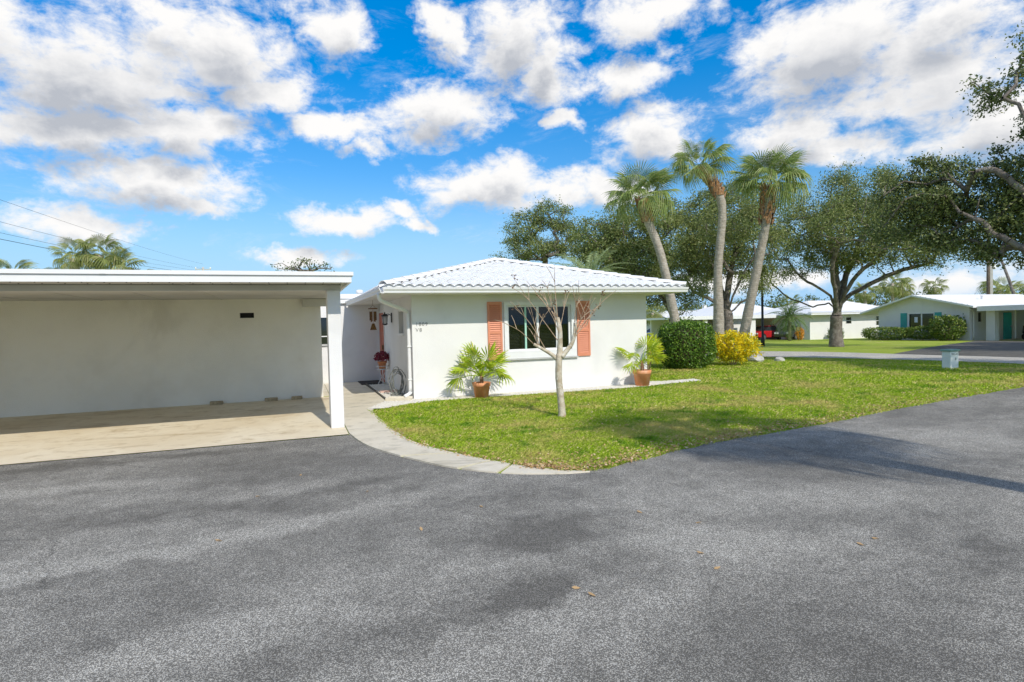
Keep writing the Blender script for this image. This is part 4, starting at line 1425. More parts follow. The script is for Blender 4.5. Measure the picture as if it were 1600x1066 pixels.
def date_frond(L=2.0, n=26, arch=.9, leaf=.42, mat='date_leaf'):
    mb = MB()
    pts = []
    for i in range(13):
        f = i / 12
        pts.append(Vector((L * (f - .10 * arch * f * f), 0, L * (.32 * f - .62 * arch * f * f))))
    mb.tube(pts, [.022 - .018 * i / 12 for i in range(13)], 4, False)
    for i in range(n):
        f = .14 + .86 * i / (n - 1)
        s = f * 12
        k = min(int(s), 11)
        p = pts[k].lerp(pts[k + 1], s - k)
        d = (pts[k + 1] - pts[k]).normalized()
        ll = leaf * math.sin(math.pi * (.12 + .80 * f)) ** .7
        for sgn in (-1, 1):
            sd_ = Vector((0, sgn, 0))
            q = (d * .55 + sd_ * .75 + Vector((0, 0, random.uniform(.05, .30)))).normalized()
            tip = p + q * ll + Vector((0, 0, -.22 * ll))
            w_ = d * .022
            m_ = p + q * ll * .5
            mb.add([p - w_ * .5, m_ - w_, tip, m_ + w_], [(0, 1, 2, 3)])
    m = mb.mesh('frond')
    m.materials.append(MATS[mat])
    return m


DATE = [date_frond(2.2, 30, a, .42, 'date_leaf_pale') for a in (.7, 1.0, 1.25)]
PYG = [date_frond(1.5, 24, a, .36, 'date_leaf') for a in (.8, 1.2)]


def date_palm(name, label, base, h, n, meshes, s, r=.2, emin=-.3, emax=1.2, group=None):
    t = thing(name, label, 'palm tree', base, 0, group)
    MB().tube([(0, 0, -.05), (.02, 0, h * .5), (0, 0, h)], [r * 1.15, r, r * 1.1], 10).build('trunk', 'palm_bark', t, True)
    for i in range(n):
        f = (i + .5) / n
        o = bpy.data.objects.new('frond', meshes[i % len(meshes)])
        COL.objects.link(o)
        a = i * 2.4
        o.location = (.06 * math.cos(a), .06 * math.sin(a), h - .05)
        o.rotation_euler = Euler((random.uniform(-.2, .2), -(emax + (emin - emax) * f), a), 'XYZ')
        o.scale = (s * random.uniform(.9, 1.1),) * 3
        o.parent = t
    return t


date_palm('date_palm', 'pale green date palm arching up behind the tiled roof', (11.7, 21.6, 0), 3.35, 26, DATE, .92)
date_palm('pygmy_date_palm', 'short dark date palm on the lawn before the far white houses', (41.2, 39.3, gz(41.2, 39.3)), 2.15, 34, PYG, 1.25, .12, -.9, 1.3)


# ---------------------------------------------------------------- broadleaf trees
def tree(name, label, spec, fork, r0, n_att, per, size, leafmat, spread, trunk_pts=None, group=None, seed=1, flat=.65, barkmat='oak_bark', shell=.45, leafasp=.5, limbs=()):
    rg_ = random.Random(seed)
    base = Vector(spec['base'])
    L = spec['lumps']
    vol = [l[3] * l[3] * l[4] for l in L]
    tot = sum(vol)
    att = []
    for l, v in zip(L, vol):
        k = max(3, int(n_att * v / tot))
        for _ in range(k):
            z = rg_.uniform(-1, 1)
            a = rg_.uniform(0, 6.283)
            rr = math.sqrt(1 - z * z)
            q = (shell + (1 - shell) * rg_.random()) ** .6
            att.append(Vector((l[0] + l[3] * q * rr * math.cos(a), l[1] + l[3] * q * rr * math.sin(a), l[2] + l[4] * q * z)))
    fk = base + Vector(fork)
    nodes = [base + Vector((0, 0, -.1)), base.lerp(fk, .5) + Vector((rg_.uniform(-.1, .1), rg_.uniform(-.1, .1), 0)), fk]
    par = [-1, 0, 1]
    depth = [0, 0, 0]
    for lb in limbs:                       # the big limbs that can be told apart
        pr = 2
        for p in spline([fk] + [Vector(q) for q in lb], 3)[1:]:
            nodes.append(p + Vector((rg_.uniform(-.06, .06), rg_.uniform(-.06, .06), rg_.uniform(-.06, .06))))
            par.append(pr)
            depth.append(depth[pr])
            pr = len(nodes) - 1
    att.sort(key=lambda p: (p - fk).length)
    for p in att:
        best, bd = 2, 1e9
        for i in range(2, len(nodes)):
            d = (nodes[i] - p).length + .07 * depth[i]
            # do not run branches back towards the trunk
            if (nodes[i] - fk).length > (p - fk).length:
                d += 1.5
            if d < bd:
                best, bd = i, d
        a = nodes[best]
        seg = (p - a).length
        k = max(1, min(4, int(seg / .9)))
        prev = best
        for j in range(1, k + 1):
            q = a.lerp(p, j / k)
            if j < k:
                q = q + Vector((rg_.uniform(-.15, .15), rg_.uniform(-.15, .15), rg_.uniform(.0, .22))) * min(1, seg * .4)
            nodes.append(q)
            par.append(prev)
            depth.append(depth[prev] + 1)
            prev = len(nodes) - 1
    n = len(nodes)
    ch = [0] * n
    area = [0.0] * n
    kids = [[] for _ in range(n)]
    for i in range(3, n):
        kids[par[i]].append(i)
    for i in range(n - 1, 1, -1):
        if not kids[i]:
            area[i] = .0155 ** 2.1
        if i > 2:
            area[par[i]] += area[i]
    rads = [a ** (1 / 2.1) for a in area]
    k = r0 / max(rads[2], 1e-6)
    rads = [max(.011, r * (k if r > .02 else 1) ** (min(1, r / rads[2] * 2.2))) for r in rads]
    rads[2] = r0
    t = thing(name, label, 'tree', tuple(base), 0, group)
    tb = MB()
    tr_pts = [nodes[0] - base, nodes[1] - base, nodes[2] - base]
    sp = spline(tr_pts, 4)
    tb.tube(sp, [r0 * (1.32 - .32 * min(1, i / 3.5)) if i < 4 else r0 * (1.0 - .05 * (i - 4) / 4) for i in range(len(sp))], 12)
    tb.build('trunk', 'oak_bark' if barkmat == 'oak_bark' else barkmat, t, True)
    bb = MB()
    for i in range(3, n):
        a, b = nodes[par[i]] - base, nodes[i] - base
        ra, rb = min(rads[par[i]], rads[i] * 1.6), rads[i]
        bb.tube([a, b], [ra, rb], 7 if rb > .06 else (5 if rb > .025 else 3), False)
    bb.build('branches', barkmat, t, True)
    # foliage gathers in clumps at the outer shoots
    tipn = [i for i in range(3, n) if rads[i] < .045]
    C = np.array([tuple(nodes[i] - base) for i in tipn])
    g = np.random.default_rng(seed)
    w_ = g.uniform(.25, 1.8, len(C))
    cnt = np.maximum(4, (per * w_)).astype(int)
    P = np.repeat(C, cnt, 0)
    sp_ = np.repeat(g.uniform(.6, 1.25, len(C)), cnt)[:, None]
    P = P + g.normal(0, 1, P.shape) * sp_ * spread * np.array([1, 1, flat])
    ax = g.normal(0, 1, P.shape)
    obj('crown', leaf_mesh('crown', P, size, leafasp, ax / np.linalg.norm(ax, axis=1)[:, None], .4), leafmat, t)
    return t

OAK_C = dict(base=(31.64,26.54,-0.23), lumps=[(30.0,28.4,7.7,1.8,1.9),(31.3,26.9,9.1,1.9,1.6),(32.5,25.5,9.2,2.1,1.6),(33.6,24.1,7.8,1.8,1.5),(30.3,28.0,5.4,2.0,1.3),(32.2,25.9,6.7,2.6,1.8),(33.9,23.6,5.7,2.2,1.1),(34.7,22.4,5.0,1.6,0.7),(29.4,29.1,6.1,1.1,1.3),(33.2,24.6,10.0,0.9,0.7),(31.5,26.7,5.3,1.7,0.9),(33.0,24.9,5.3,2.2,0.8),(29.1,23.4,7.1,2.0,1.4),(35.3,28.4,7.9,2.5,1.7),(30.3,21.7,5.9,1.6,1.0),(34.3,23.0,8.0,1.6,1.3),(35.1,21.8,6.7,1.7,1.2),(34.7,22.4,8.7,1.1,0.9),(28.7,29.7,4.9,1.0,0.9),(29.3,29.1,7.8,1.2,1.3),(35.4,21.3,5.2,1.2,0.6),(34.1,23.3,7.0,1.8,1.4),])
OAK_D = dict(base=(20.4,5.2,0), lumps=[(19.1,12.8,5.9,0.8,0.8),(19.6,12.0,5.5,1.1,1.0),(20.1,11.2,5.3,1.0,1.0),(19.9,11.6,3.9,1.2,0.7),(20.4,10.7,4.3,1.1,0.9),(19.3,12.6,4.6,0.9,0.8),(20.3,10.8,6.4,0.6,0.6),(20.1,11.2,8.5,0.8,0.5),(19.9,11.5,8.2,0.4,0.3),(20.4,10.6,9.1,0.7,0.7),(20.9,9.5,7.1,1.4,1.3),(21.2,8.0,8.3,1.7,1.0),(21.6,6.9,5.5,1.6,1.3),(20.9,9.0,4.4,1.4,0.9),(18.8,13.3,5.4,0.9,0.8),(18.7,13.5,4.6,0.9,0.7),(18.9,13.2,6.2,0.7,0.5),(19.4,12.3,3.8,0.8,0.4),(19.3,12.4,5.1,1.0,0.9),(19.9,11.5,4.7,1.2,1.0),(20.3,10.9,3.6,1.0,0.6),(20.5,10.5,5.4,1.0,0.9),(20.0,4.0,7.0,2.4,1.6),(22.5,4.5,7.5,2.2,1.5)])
OAK_B = dict(base=(23.68,27.11,-0.17), lumps=[(21.6,28.8,6.3,2.0,1.9),(23.3,27.5,5.9,2.0,2.1),(24.8,26.1,6.0,1.6,2.0),(24.1,26.7,8.5,1.9,1.2),(22.3,28.3,3.8,1.3,0.9),(24.9,26.0,4.1,1.3,1.0),(22.9,27.8,7.9,1.6,1.4),(21.1,29.2,4.4,1.3,1.0),(21.2,24.0,6.6,1.6,1.3),(25.3,31.0,5.9,2.0,1.7)])
OAK_A = dict(base=(18.46,24.91,-0.11), lumps=[(15.0,27.1,6.0,1.2,1.1),(16.6,26.2,5.9,1.4,1.4),(17.0,25.9,4.7,1.8,1.1),(15.5,26.9,5.0,1.5,0.9),(17.8,25.4,6.7,1.1,1.3),(18.9,24.5,3.3,0.8,0.7),(17.7,25.5,3.2,1.0,0.6),(15.9,26.6,7.0,0.8,0.7)])
OAK_E = dict(base=(14.51,32.95,-0.17), lumps=[(15.1,32.7,8.5,1.2,0.9),(13.6,33.3,7.6,1.2,1.0),(15.9,32.3,7.0,1.1,1.2),(12.8,33.6,6.6,0.6,0.6),(14.4,33.0,6.2,1.7,0.6),(12.4,33.8,5.7,0.5,0.4)])
SPARSE = dict(base=(0.23,30.0,-0.10), lumps=[(-0.5,30.0,4.7,0.6,0.2),(0.6,30.0,4.8,0.7,0.3),(1.4,30.0,4.7,0.5,0.2)])
LIMBS_C = [[(31.41,26.82,2.50),(30.80,27.52,2.33),(30.18,28.19,2.74),(29.60,28.80,3.27),(29.10,29.31,4.05),],[(31.24,26.63,2.97),(30.43,27.18,3.69),(29.72,27.59,4.32),(29.05,27.93,5.35),],[(32.14,26.25,2.79),(32.89,25.63,3.46),(33.76,24.82,4.02),(34.66,23.89,4.48),(35.60,22.85,4.88),],[(31.65,25.94,3.01),(31.79,25.18,4.12),(32.18,24.05,5.14),(32.52,22.95,6.11),],[(31.68,26.50,3.24),(31.64,26.54,4.64),(31.47,26.75,6.25),(31.30,26.95,8.27),],[(32.19,26.47,3.64),(32.86,26.24,5.42),(33.59,25.92,7.38),(34.10,25.87,9.39),],[(31.04,26.09,3.41),(30.36,25.73,4.54),(30.01,24.99,5.96),(29.84,24.01,7.64),],[(32.49,27.08,3.48),(33.72,27.16,4.72),(34.85,27.35,6.43),],]
LIMBS_B = [[(23.38,27.37,2.53),(22.84,27.83,2.93),(22.28,28.27,3.38),],[(24.09,26.75,2.42),(24.60,26.28,2.99),(25.05,25.85,3.77),],[(23.70,27.09,2.74),(23.80,27.01,4.23),(24.07,26.77,5.69),],[(23.58,26.53,2.90),(23.64,25.81,4.12),(23.79,24.99,5.10),],[(23.79,27.46,2.94),(23.56,28.09,4.70),(23.23,28.80,6.32),],]
LIMBS_A = [[(18.12,25.15,2.43),(17.73,25.43,3.21),(17.26,25.75,3.80),],[(18.93,24.55,2.33),(19.31,24.25,2.90),(19.56,24.05,3.44),],[(18.30,25.02,2.85),(17.93,25.29,4.36),(17.42,25.64,5.56),],[(18.10,24.86,2.68),(17.25,25.16,3.69),(16.18,25.56,4.53),(15.10,25.93,4.88),],]
LIMBS_D = [[(19.71,9.77,3.19),(19.47,10.24,3.46),(19.22,10.70,3.82),(19.03,11.04,4.27),(18.76,11.49,4.72),],[(19.58,10.30,3.47),(19.42,10.85,3.32),(19.43,11.10,3.50),(19.31,11.55,3.94),],[(19.93,9.31,4.36),(19.71,9.77,5.67),(19.47,10.24,7.21),(19.28,10.60,7.86),],[(19.83,9.54,4.40),(19.47,10.24,5.06),(19.21,10.73,5.70),(18.84,11.36,5.84),],]
G = 'oaks round the garden and street'
tree('live_oak', 'broad live oak with wide crown on the far side of the street', OAK_C, (.02, 0, 1.95), .36, 820, 100, .125, 'oak_leaf', .36, group=G, seed=3, limbs=LIMBS_C, shell=.6)
tree('live_oak', 'live oak reaching in from the right edge of the view', OAK_D, (.1, .8, 2.6), .34, 1100, 105, .10, 'oak_leaf_dark', .21, group=G, seed=5, limbs=LIMBS_D)
tree('live_oak', 'live oak with pale limbs directly behind the three cabbage palms', OAK_B, (.05, 0, 2.1), .29, 560, 120, .12, 'oak_leaf', .34, group=G, seed=8, limbs=LIMBS_B)
tree('live_oak', 'dark forked live oak behind the right end of the roof', OAK_A, (-.1, .05, 1.75), .27, 420, 120, .115, 'oak_leaf', .31, group=G, seed=12, limbs=LIMBS_A)
tree('live_oak', 'sparse rounded oak crown showing left above the roof ridge', OAK_E, (.0, 0, 4.0), .18, 260, 90, .115, 'oak_leaf', .26, group=G, seed=16)
tree('thin_tree', 'thin leafed treetop peeping over the carport roof', SPARSE, (.1, 0, 3.4), .09, 46, 9, .11, 'far_leaf', .14, seed=21)

for lab, x, y, sd_ in [('live oak south of the far driveway shading its asphalt', 35.0, 11.0, 61), ('second live oak south of the far driveway, nearer the carport', 42.5, 12.5, 62)]:
    sp_ = dict(base=(x, y, gz(x, y)), lumps=[(x, y, 7.5, 3.4, 1.6), (x - 2.6, y + .6, 6.0, 2.2, 1.2), (x + 2.6, y - .5, 6.2, 2.2, 1.3), (x, y + 2.0, 5.6, 2.2, 1.1)])
    tree('live_oak', lab, sp_, (0, 0, 2.4), .32, 200, 60, .22, 'oak_leaf', .45, group=G, seed=sd_)

# shrubs in front of the house across the street, and far greenery
for lab, x, y, r, n, s, mt, zb in [
        ('low clipped hedge left of the teal shuttered window', 46.0, 33.9, (.85, 2.0, .52), 3600, .14, 'shrub_leaf', .05),
        ('low dark hedge below the teal shuttered window', 46.5, 31.3, (.8, 1.3, .50), 2400, .14, 'shrub_leaf', .12),
        ('tall rounded leafy shrub at the corner of the teal shuttered house', 46.7, 29.55, (1.0, 1.1, .92), 3400, .16, 'shrub_leaf', .08),
        ('small green bush beside the trunk of the street oak', 43.5, 36.6, (.5, .6, .55), 1000, .14, 'shrub_leaf', .05),
        ('leafy green bush right of the hedge far across the street', 29.5, 39.5, (1.2, 1.4, 1.1), 2200, .18, 'shrub_leaf', .0)]:
    bush('shrub', lab, 'shrub', (x, y, gz(x, y)), r, n, s, mt, .55, 2.8, 5, zb, 'shrubs across the street', .6, .12)
for lab, x, y, n_, s in [('orange leafed plant against the far white house corner', 43.6, 40.4, 220, .3), ('low weedy plant at the foot of the far white wall', 47.6, 40.3, 200, .26)]:
    bush('border_plant', lab, 'plant', (x, y, gz(x, y)), (.35, .35, .6 if 'orange' in lab else .4), n_, s, 'orange_leaf' if 'orange' in lab else 'shrub_leaf', .3, 2.2, 3, .05, None, .4, .1)


def bearing(azd, r):
    """point at a compass bearing (degrees from +Y) and distance from the court"""
    a = rad(azd)
    return r * math.sin(a), r * math.cos(a)


FP = [(52.13, 88, 5.6, .9, 'slim palm left of the palm cluster beyond the far roofs'), (54.07, 92, 6.6, 1.1, 'tallest palm of the cluster above the gabled roof'), (54.73, 95, 6.0, 1.0, 'right hand palm of the cluster above the gabled roof'), (56.90, 96, 6.0, .85, 'lone palm above the right half of the gabled roof'), (46.55, 95, 4.6, .9, 'small palm head above the pygmy date palm'),
      (60.86, 86, 4.8, 1.2, 'bushy palm right of the utility poles'), (41.85, 92, 3.6, 1.0, 'low palm between the leaning palm trunks'), (34.33, 82, 3.5, 1.2, 'palm seen below the right eave of the house'), (61.52, 90, 4.5, 1.1, 'palm at the right edge beyond the far carport')]
for brg, r, zt, s, lab in FP:
    x, y = bearing(brg, r)
    g0 = gz(x, y)
    t_ = thing('far_palm', lab, 'palm tree', (x, y, g0), 0, 'palms on the skyline across the street')
    MB().tube([(0, 0, 0), (.1, 0, zt * .5), (0, 0, zt)], [.24, .2, .2], 7).build('trunk', 'palm_bark', t_, True)
    fronds(t_, (0, 0, zt), 20, SABF, s * 1.15, -.9)
for i, (brg, r, w_, h_z, lab) in enumerate([(37.88, 98, 5, 4.6, 'rounded far tree left of the street light'), (45.36, 100, 6, 4.8, 'far tree showing left of the pygmy date palm'), (48.43, 104, 7, 5.0, 'far tree above the low white roofs'), (53.40, 102, 5, 5.4, 'dark far tree behind the palm cluster'), (56.02, 108, 6, 5.0, 'far tree low behind the gabled roof'), (61.88, 100, 6, 4.6, 'far tree at the right edge of the view'), (42.67, 104, 6, 4.8, 'far tree seen between the palm trunks'), (34.93, 92, 5, 4.4, 'far tree below the house eave'), (51.10, 106, 6, 4.4, 'far tree right of the street oak trunk'), (40.17, 100, 5, 4.0, 'far tree hidden partly by the middle palm')]):
    x, y = bearing(brg, r)
    g0 = gz(x, y)
    sp_ = dict(base=(x, y, g0), lumps=[(x, y, h_z * .72, w_ * .5, h_z * .28), (x - w_ * .3, y + w_ * .2, h_z * .55, w_ * .4, h_z * .25), (x + w_ * .3, y - w_ * .2, h_z * .55, w_ * .42, h_z * .25)])
    tree('far_tree', lab, sp_, (0, 0, 1.4), .2, 60, 30, .34, 'far_leaf', .55, group='trees on the skyline across the street', seed=30 + i)
# the wood beyond reads as one mass
Ps = []
for k in range(150):
    a = rad(random.uniform(28, 72))
    r = random.uniform(112, 135)
    x, y = r * math.sin(a), r * math.cos(a)
    h = random.uniform(2.8, 5.2)
    q = rng.normal(0, 1, (130, 3)) * np.array([2.0, 2.0, h * .22]) + np.array([x, y, -.7 + h * .55])
    Ps.append(q)
P = np.concatenate(Ps)
P[:, 2] = np.maximum(P[:, 2], -.6)
tag(obj('distant_wood', leaf_mesh('distant_wood', P, .75, .6), 'far_leaf'), 'low wood along the horizon beyond the houses', 'trees', kind='stuff')

# ================================================================== HOUSES ACROSS THE STREET
def hip_roof(mb, x0, x1, y0, y1, z0, z1, t=.14):
    hx, hy = (x1 - x0) / 2, (y1 - y0) / 2
    h = min(hx, hy)
    if hx > hy:
        r0, r1 = (x0 + h, (y0 + y1) / 2, z1), (x1 - h, (y0 + y1) / 2, z1)
        top = [(0, 1, 5, 4), (1, 2, 5), (2, 3, 4, 5), (3, 0, 4)]
    else:
        r0, r1 = ((x0 + x1) / 2, y0 + h, z1), ((x0 + x1) / 2, y1 - h, z1)
        top = [(0, 1, 4), (1, 2, 5, 4), (2, 3, 5), (3, 0, 4, 5)]
    mb.add([(x0, y0, z0), (x1, y0, z0), (x1, y1, z0), (x0, y1, z0), r0, r1, (x0, y0, z0 - t), (x1, y0, z0 - t), (x1, y1, z0 - t), (x0, y1, z0 - t)],
           top + [(0, 6, 7, 1), (1, 7, 8, 2), (2, 8, 9, 3), (3, 9, 6, 0), (6, 9, 8, 7)])


def wall_y(mb, x0, x1, y, z0, z1, holes, th=.2):
    """wall facing -y with rectangular openings (x0, x1, z0, z1), left to right"""
    c = x0
    for a, b, za, zb in holes:
        mb.box(c, a, y, y + th, z0, z1)
        mb.box(a, b, y, y + th, z0, za)
        mb.box(a, b, y, y + th, zb, z1)
        c = b
    mb.box(c, x1, y, y + th, z0, z1)


def wall_x(mb, x, y0, y1, z0, z1, holes, th=.2):
    c = y0
    for a, b, za, zb in holes:
        mb.box(x, x + th, c, a, z0, z1)
        mb.box(x, x + th, a, b, z0, za)
        mb.box(x, x + th, a, b, zb, z1)
        c = b
    mb.box(x, x + th, c, y1, z0, z1)


# --- gabled house with teal shutters
g1 = -.47
h1 = thing('gabled_house', 'white gabled house with teal shutters across the street', 'house', (0, 0, 0))
X1 = 47.6
mb = MB()
wall_x(mb, X1, 28.5, 35.72, g1 - .1, 1.95, [(31.10, 33.04, .35, 1.72)])
mb.build('gable_wall', 'stucco', h1)
MB().prism([(28.5, 1.951), (35.72, 1.951), (35.72, 2.22), (32.5, 3.12), (28.5, 2.16)], 'x', X1, X1 + .2).build('gable', 'stucco', h1)
mb = MB()
wall_y(mb, X1 + .202, 60, 28.5, g1 - .1, 2.16, [(48.6, 49.0, 1.0, 1.7), (51.6, 52.6, g1, 1.65)])
mb.build('side_wall', 'stucco', h1)
MB().box(X1 + .202, 60, 35.52, 35.72, g1 - .1, 2.16).box(59.8, 60, 28.702, 35.518, g1 - .1, 2.16).build('rear_wall', 'stucco', h1)
rf = MB()
rf.add([(X1 - .6, 37.05, 1.93), (X1 - .6, 32.5, 3.27), (X1 - .6, 27.9, 2.20), (61, 37.05, 1.93), (61, 32.5, 3.27), (61, 27.9, 2.20),
        (X1 - .6, 37.05, 1.80), (X1 - .6, 32.5, 3.14), (X1 - .6, 27.9, 2.06), (61, 37.05, 1.80), (61, 32.5, 3.14), (61, 27.9, 2.06)],
       [(0, 3, 4, 1), (1, 4, 5, 2), (6, 7, 10, 9), (7, 8, 11, 10), (0, 1, 7, 6), (1, 2, 8, 7), (3, 9, 10, 4), (4, 10, 11, 5), (0, 6, 9, 3), (2, 5, 11, 8)])
rf = rf.build('roof', 'roof_paint', h1)
for k in range(1, 12):
    f = k / 12
    MB().box(X1 - .58, 60.9, 32.5 - 4.6 * f - .03, 32.5 - 4.6 * f + .03, 3.27 - 1.07 * f + .003, 3.27 - 1.07 * f + .035).build('roof_course', 'roof_paint', rf)
MB().lathe([(.10, 0), (.10, .3), (.13, .31), (.13, .36)], (52, 30.2, 2.7), 10).build('vent_pipe', 'white_paint', rf)
wn = MB().box(X1 - .03, X1 + .1, 31.04, 31.10, .32, 1.78).box(X1 - .03, X1 + .1, 33.04, 33.10, .32, 1.78).box(X1 - .03, X1 + .1, 31.10, 33.04, 1.72, 1.78).box(X1 - .03, X1 + .1, 31.1, 33.04, .30, .35).box(X1 + .02, X1 + .09, 32.02, 32.12, .35, 1.72).build('window', 'white_paint', h1)
MB().box(X1 + .05, X1 + .06, 31.1, 32.02, .35, 1.72).build('pane', 'dark_glass', wn)
MB().box(X1 + .05, X1 + .06, 32.12, 33.04, .35, 1.72).build('pane', 'dark_glass', wn)
MB().box(X1 + .045, X1 + .049, 32.40, 32.66, 1.02, 1.45).build('window_sign', 'sky_sign', wn)
for y0, y1 in ((30.50, 31.0), (33.24, 33.76)):
    sh = MB().box(X1 - .05, X1 - .003, y0, y1, .35, 1.80).build('shutter', 'teal_paint', h1)
    for j in range(9):
        MB().box(X1 - .065, X1 - .051, y0 + .06, y1 - .06, .45 + j * .145, .45 + j * .145 + .09).build('slat', 'teal_paint', sh)
MB().box(48.62, 48.98, 28.55, 28.57, 1.0, 1.7).build('side_window', 'dark_glass', h1)
d_ = MB().box(51.62, 52.58, 28.46, 28.53, g1 + .02, 1.63).build('front_door', 'teal_door', h1)
MB().box(52.42, 52.48, 28.40, 28.455, .5, .62).build('handle', 'alloy', d_)
MB().box(50.4, 50.7, 28.36, 28.497, .75, .9).build('letter_box', 'black_metal', h1)
MB().tube(spline([(X1 - .05, 28.42, 1.95), (X1 + .3, 28.42, 1.78), (X1 + .34, 28.42, 1.4), (X1 + .34, 28.42, -.3)], 4), .05, 6).build('downpipe', 'white_paint', h1, True)
# its carport
c1_ = thing('flat_carport', 'flat roofed white carport beside the teal shuttered house', 'carport', (0, 0, 0))
MB().box(47.4, 54.5, 17.5, 27.88, 1.86, 2.12).build('roof_slab', 'white_paint', c1_)
MB().box(47.36, 47.398, 17.5, 27.86, 1.80, 2.16).build('fascia', 'white_paint', c1_)
MB().box(48.0, 48.5, 27.05, 27.62, g1, 1.858).build('column', 'stucco', c1_)
MB().box(53.2, 53.4, 17.6, 26.6, g1, 1.858).build('back_wall', 'stucco', c1_)
MB().box(53.0, 53.19, 26.7, 28.4, g1, 1.858).build('store_wall', 'stucco', c1_)
sheet('far_carport_floor', [(47.2, 17.5), (53.2, 17.5), (53.2, 28.3), (47.2, 28.3)], g1 + .06, 'walk_concrete', 'structure', None, .2)
# a small scooter parked there
sc = thing('motor_scooter', 'small white and black motor scooter parked under the far carport', 'scooter', (51.6, 26.6, g1 + .06), 1.2)
for y in (-.55, .55):
    MB().tube([(-.05, y, .23), (.05, y, .23)], .23, 14).build('wheel', 'tyre', sc)
MB().prism([(-.75, .35), (-.3, .28), (.35, .28), (.45, .95), (.55, .98), (.62, .55), (.5, .40), (.3, .42), (.1, .42), (-.05, .75), (-.75, .78)], 'x', -.13, .13).build('body', 'car_grey', sc, bevel=.03)
MB().prism([(-.75, .79), (.0, .77), (-.05, .86), (-.7, .88)], 'x', -.12, .12).build('seat', 'tyre', sc)
MB().tube([(-.32, .42, 1.02), (0, .5, 1.0), (.32, .42, 1.02)], .02, 6).build('handlebar', 'black_metal', sc)
MB().lathe([(.05, 0), (.14, .05), (.15, .15), (.05, .24)], (0, .35, .98), 12).build('headlight_cowl', 'lamp_white', sc, True)

# --- white hip roofed house behind the street oak
g2 = -.47
h2 = thing('hip_roofed_house', 'low white hip roofed house behind the trunk of the street oak', 'house', (0, 0, 0))
mb = MB()
wall_y(mb, 45.5, 57.5, 41, g2 - .1, 1.86, [(50.1, 50.9, .95, 1.55), (54.2, 55.4, .7, 1.6)])
mb.build('front_wall', 'stucco', h2)
MB().box(45.5, 45.7, 41.202, 48, g2 - .1, 1.86).box(57.3, 57.5, 41.202, 48, g2 - .1, 1.86).box(45.702, 57.298, 47.8, 48, g2 - .1, 1.86).build('side_wall', 'stucco', h2)
mb = MB()
hip_roof(mb, 44.8, 58.2, 40.2, 48.8, 2.0, 3.35)
r2 = mb.build('roof', 'roof_paint', h2)
for k in range(62):
    x = 44.9 + k * .215
    MB().lathe([(.095, 0), (.095, .12)], (0, 0, 0), 6)
acc = MB()
for k in range(60):
    x = 44.95 + k * .22
    acc.tube([(x, 40.17, 2.02), (x, 40.6, 2.15)], .085, 6)
tag(acc.build('eave_tiles', 'roof_paint', r2), kind='stuff')
acc = MB()
for k in range(1, 11):
    f = k / 11.0
    x0, x1, y = 44.8 + 4.3 * f, 58.2 - 4.3 * f, 40.2 + 4.3 * f
    acc.box(x0, x1, y - .03, y + .03, 2.0 + 1.35 * f + .004, 2.0 + 1.35 * f + .045)
acc.build('roof_courses', 'roof_paint', r2)
for a, b, za, zb, mt in ((50.1, 50.9, .95, 1.55, 'dark_glass'), (54.2, 55.4, .7, 1.6, 'dark_glass')):
    w_ = MB().box(a, a + .05, 40.97, 41.06, za, zb).box(b - .05, b, 40.97, 41.06, za, zb).box(a + .05, b - .05, 40.97, 41.06, (za + zb) / 2 - .02, (za + zb) / 2 + .02).build('window', 'white_paint', h2)
    MB().box(a + .05, b - .05, 41.03, 41.04, za, zb).build('pane', mt, w_)

# --- house and carport left of the lamp post
g3 = -.5
h3 = thing('far_villa', 'far white villa with low pitched roof left of the pygmy palm', 'house', (0, 0, 0))
mb = MB()
wall_y(mb, 44.0, 55, 52, g3 - .1, 1.9, [(47.3, 48.3, .8, 1.5)])
mb.build('front_wall', 'stucco', h3)
MB().box(44, 44.2, 52.202, 59, g3 - .1, 1.9).build('side_wall', 'stucco', h3)
mb = MB()
hip_roof(mb, 43, 56, 51, 60, 2.05, 3.5)
mb.build('roof', 'roof_paint', h3)
wn = MB().box(47.3, 47.36, 51.97, 52.05, .8, 1.5).box(48.24, 48.3, 51.97, 52.05, .8, 1.5).build('window', 'white_paint', h3)
MB().box(47.36, 48.24, 52.02, 52.04, .8, 1.5).build('pane', 'dark_glass', wn)
c3_ = thing('double_carport', 'long low flat roofed carport beyond the leaning palm trunks', 'carport', (0, 0, 0))
MB().box(33.5, 47, 44.4, 50.5, 1.75, 1.95).build('roof_slab', 'white_paint', c3_)
MB().box(33.45, 47.05, 44.36, 44.398, 1.68, 2.02).build('fascia', 'white_paint', c3_)
MB().box(41.2, 42.4, 44.6, 45.0, g3, 1.748).build('pier', 'stucco', c3_)
MB().box(36.3, 36.6, 44.6, 44.9, g3, 1.748).build('column', 'stucco', c3_)
MB().box(34, 44.5, 50.0, 50.2, g3, 1.748).build('back_wall', 'soffit_paint', c3_)

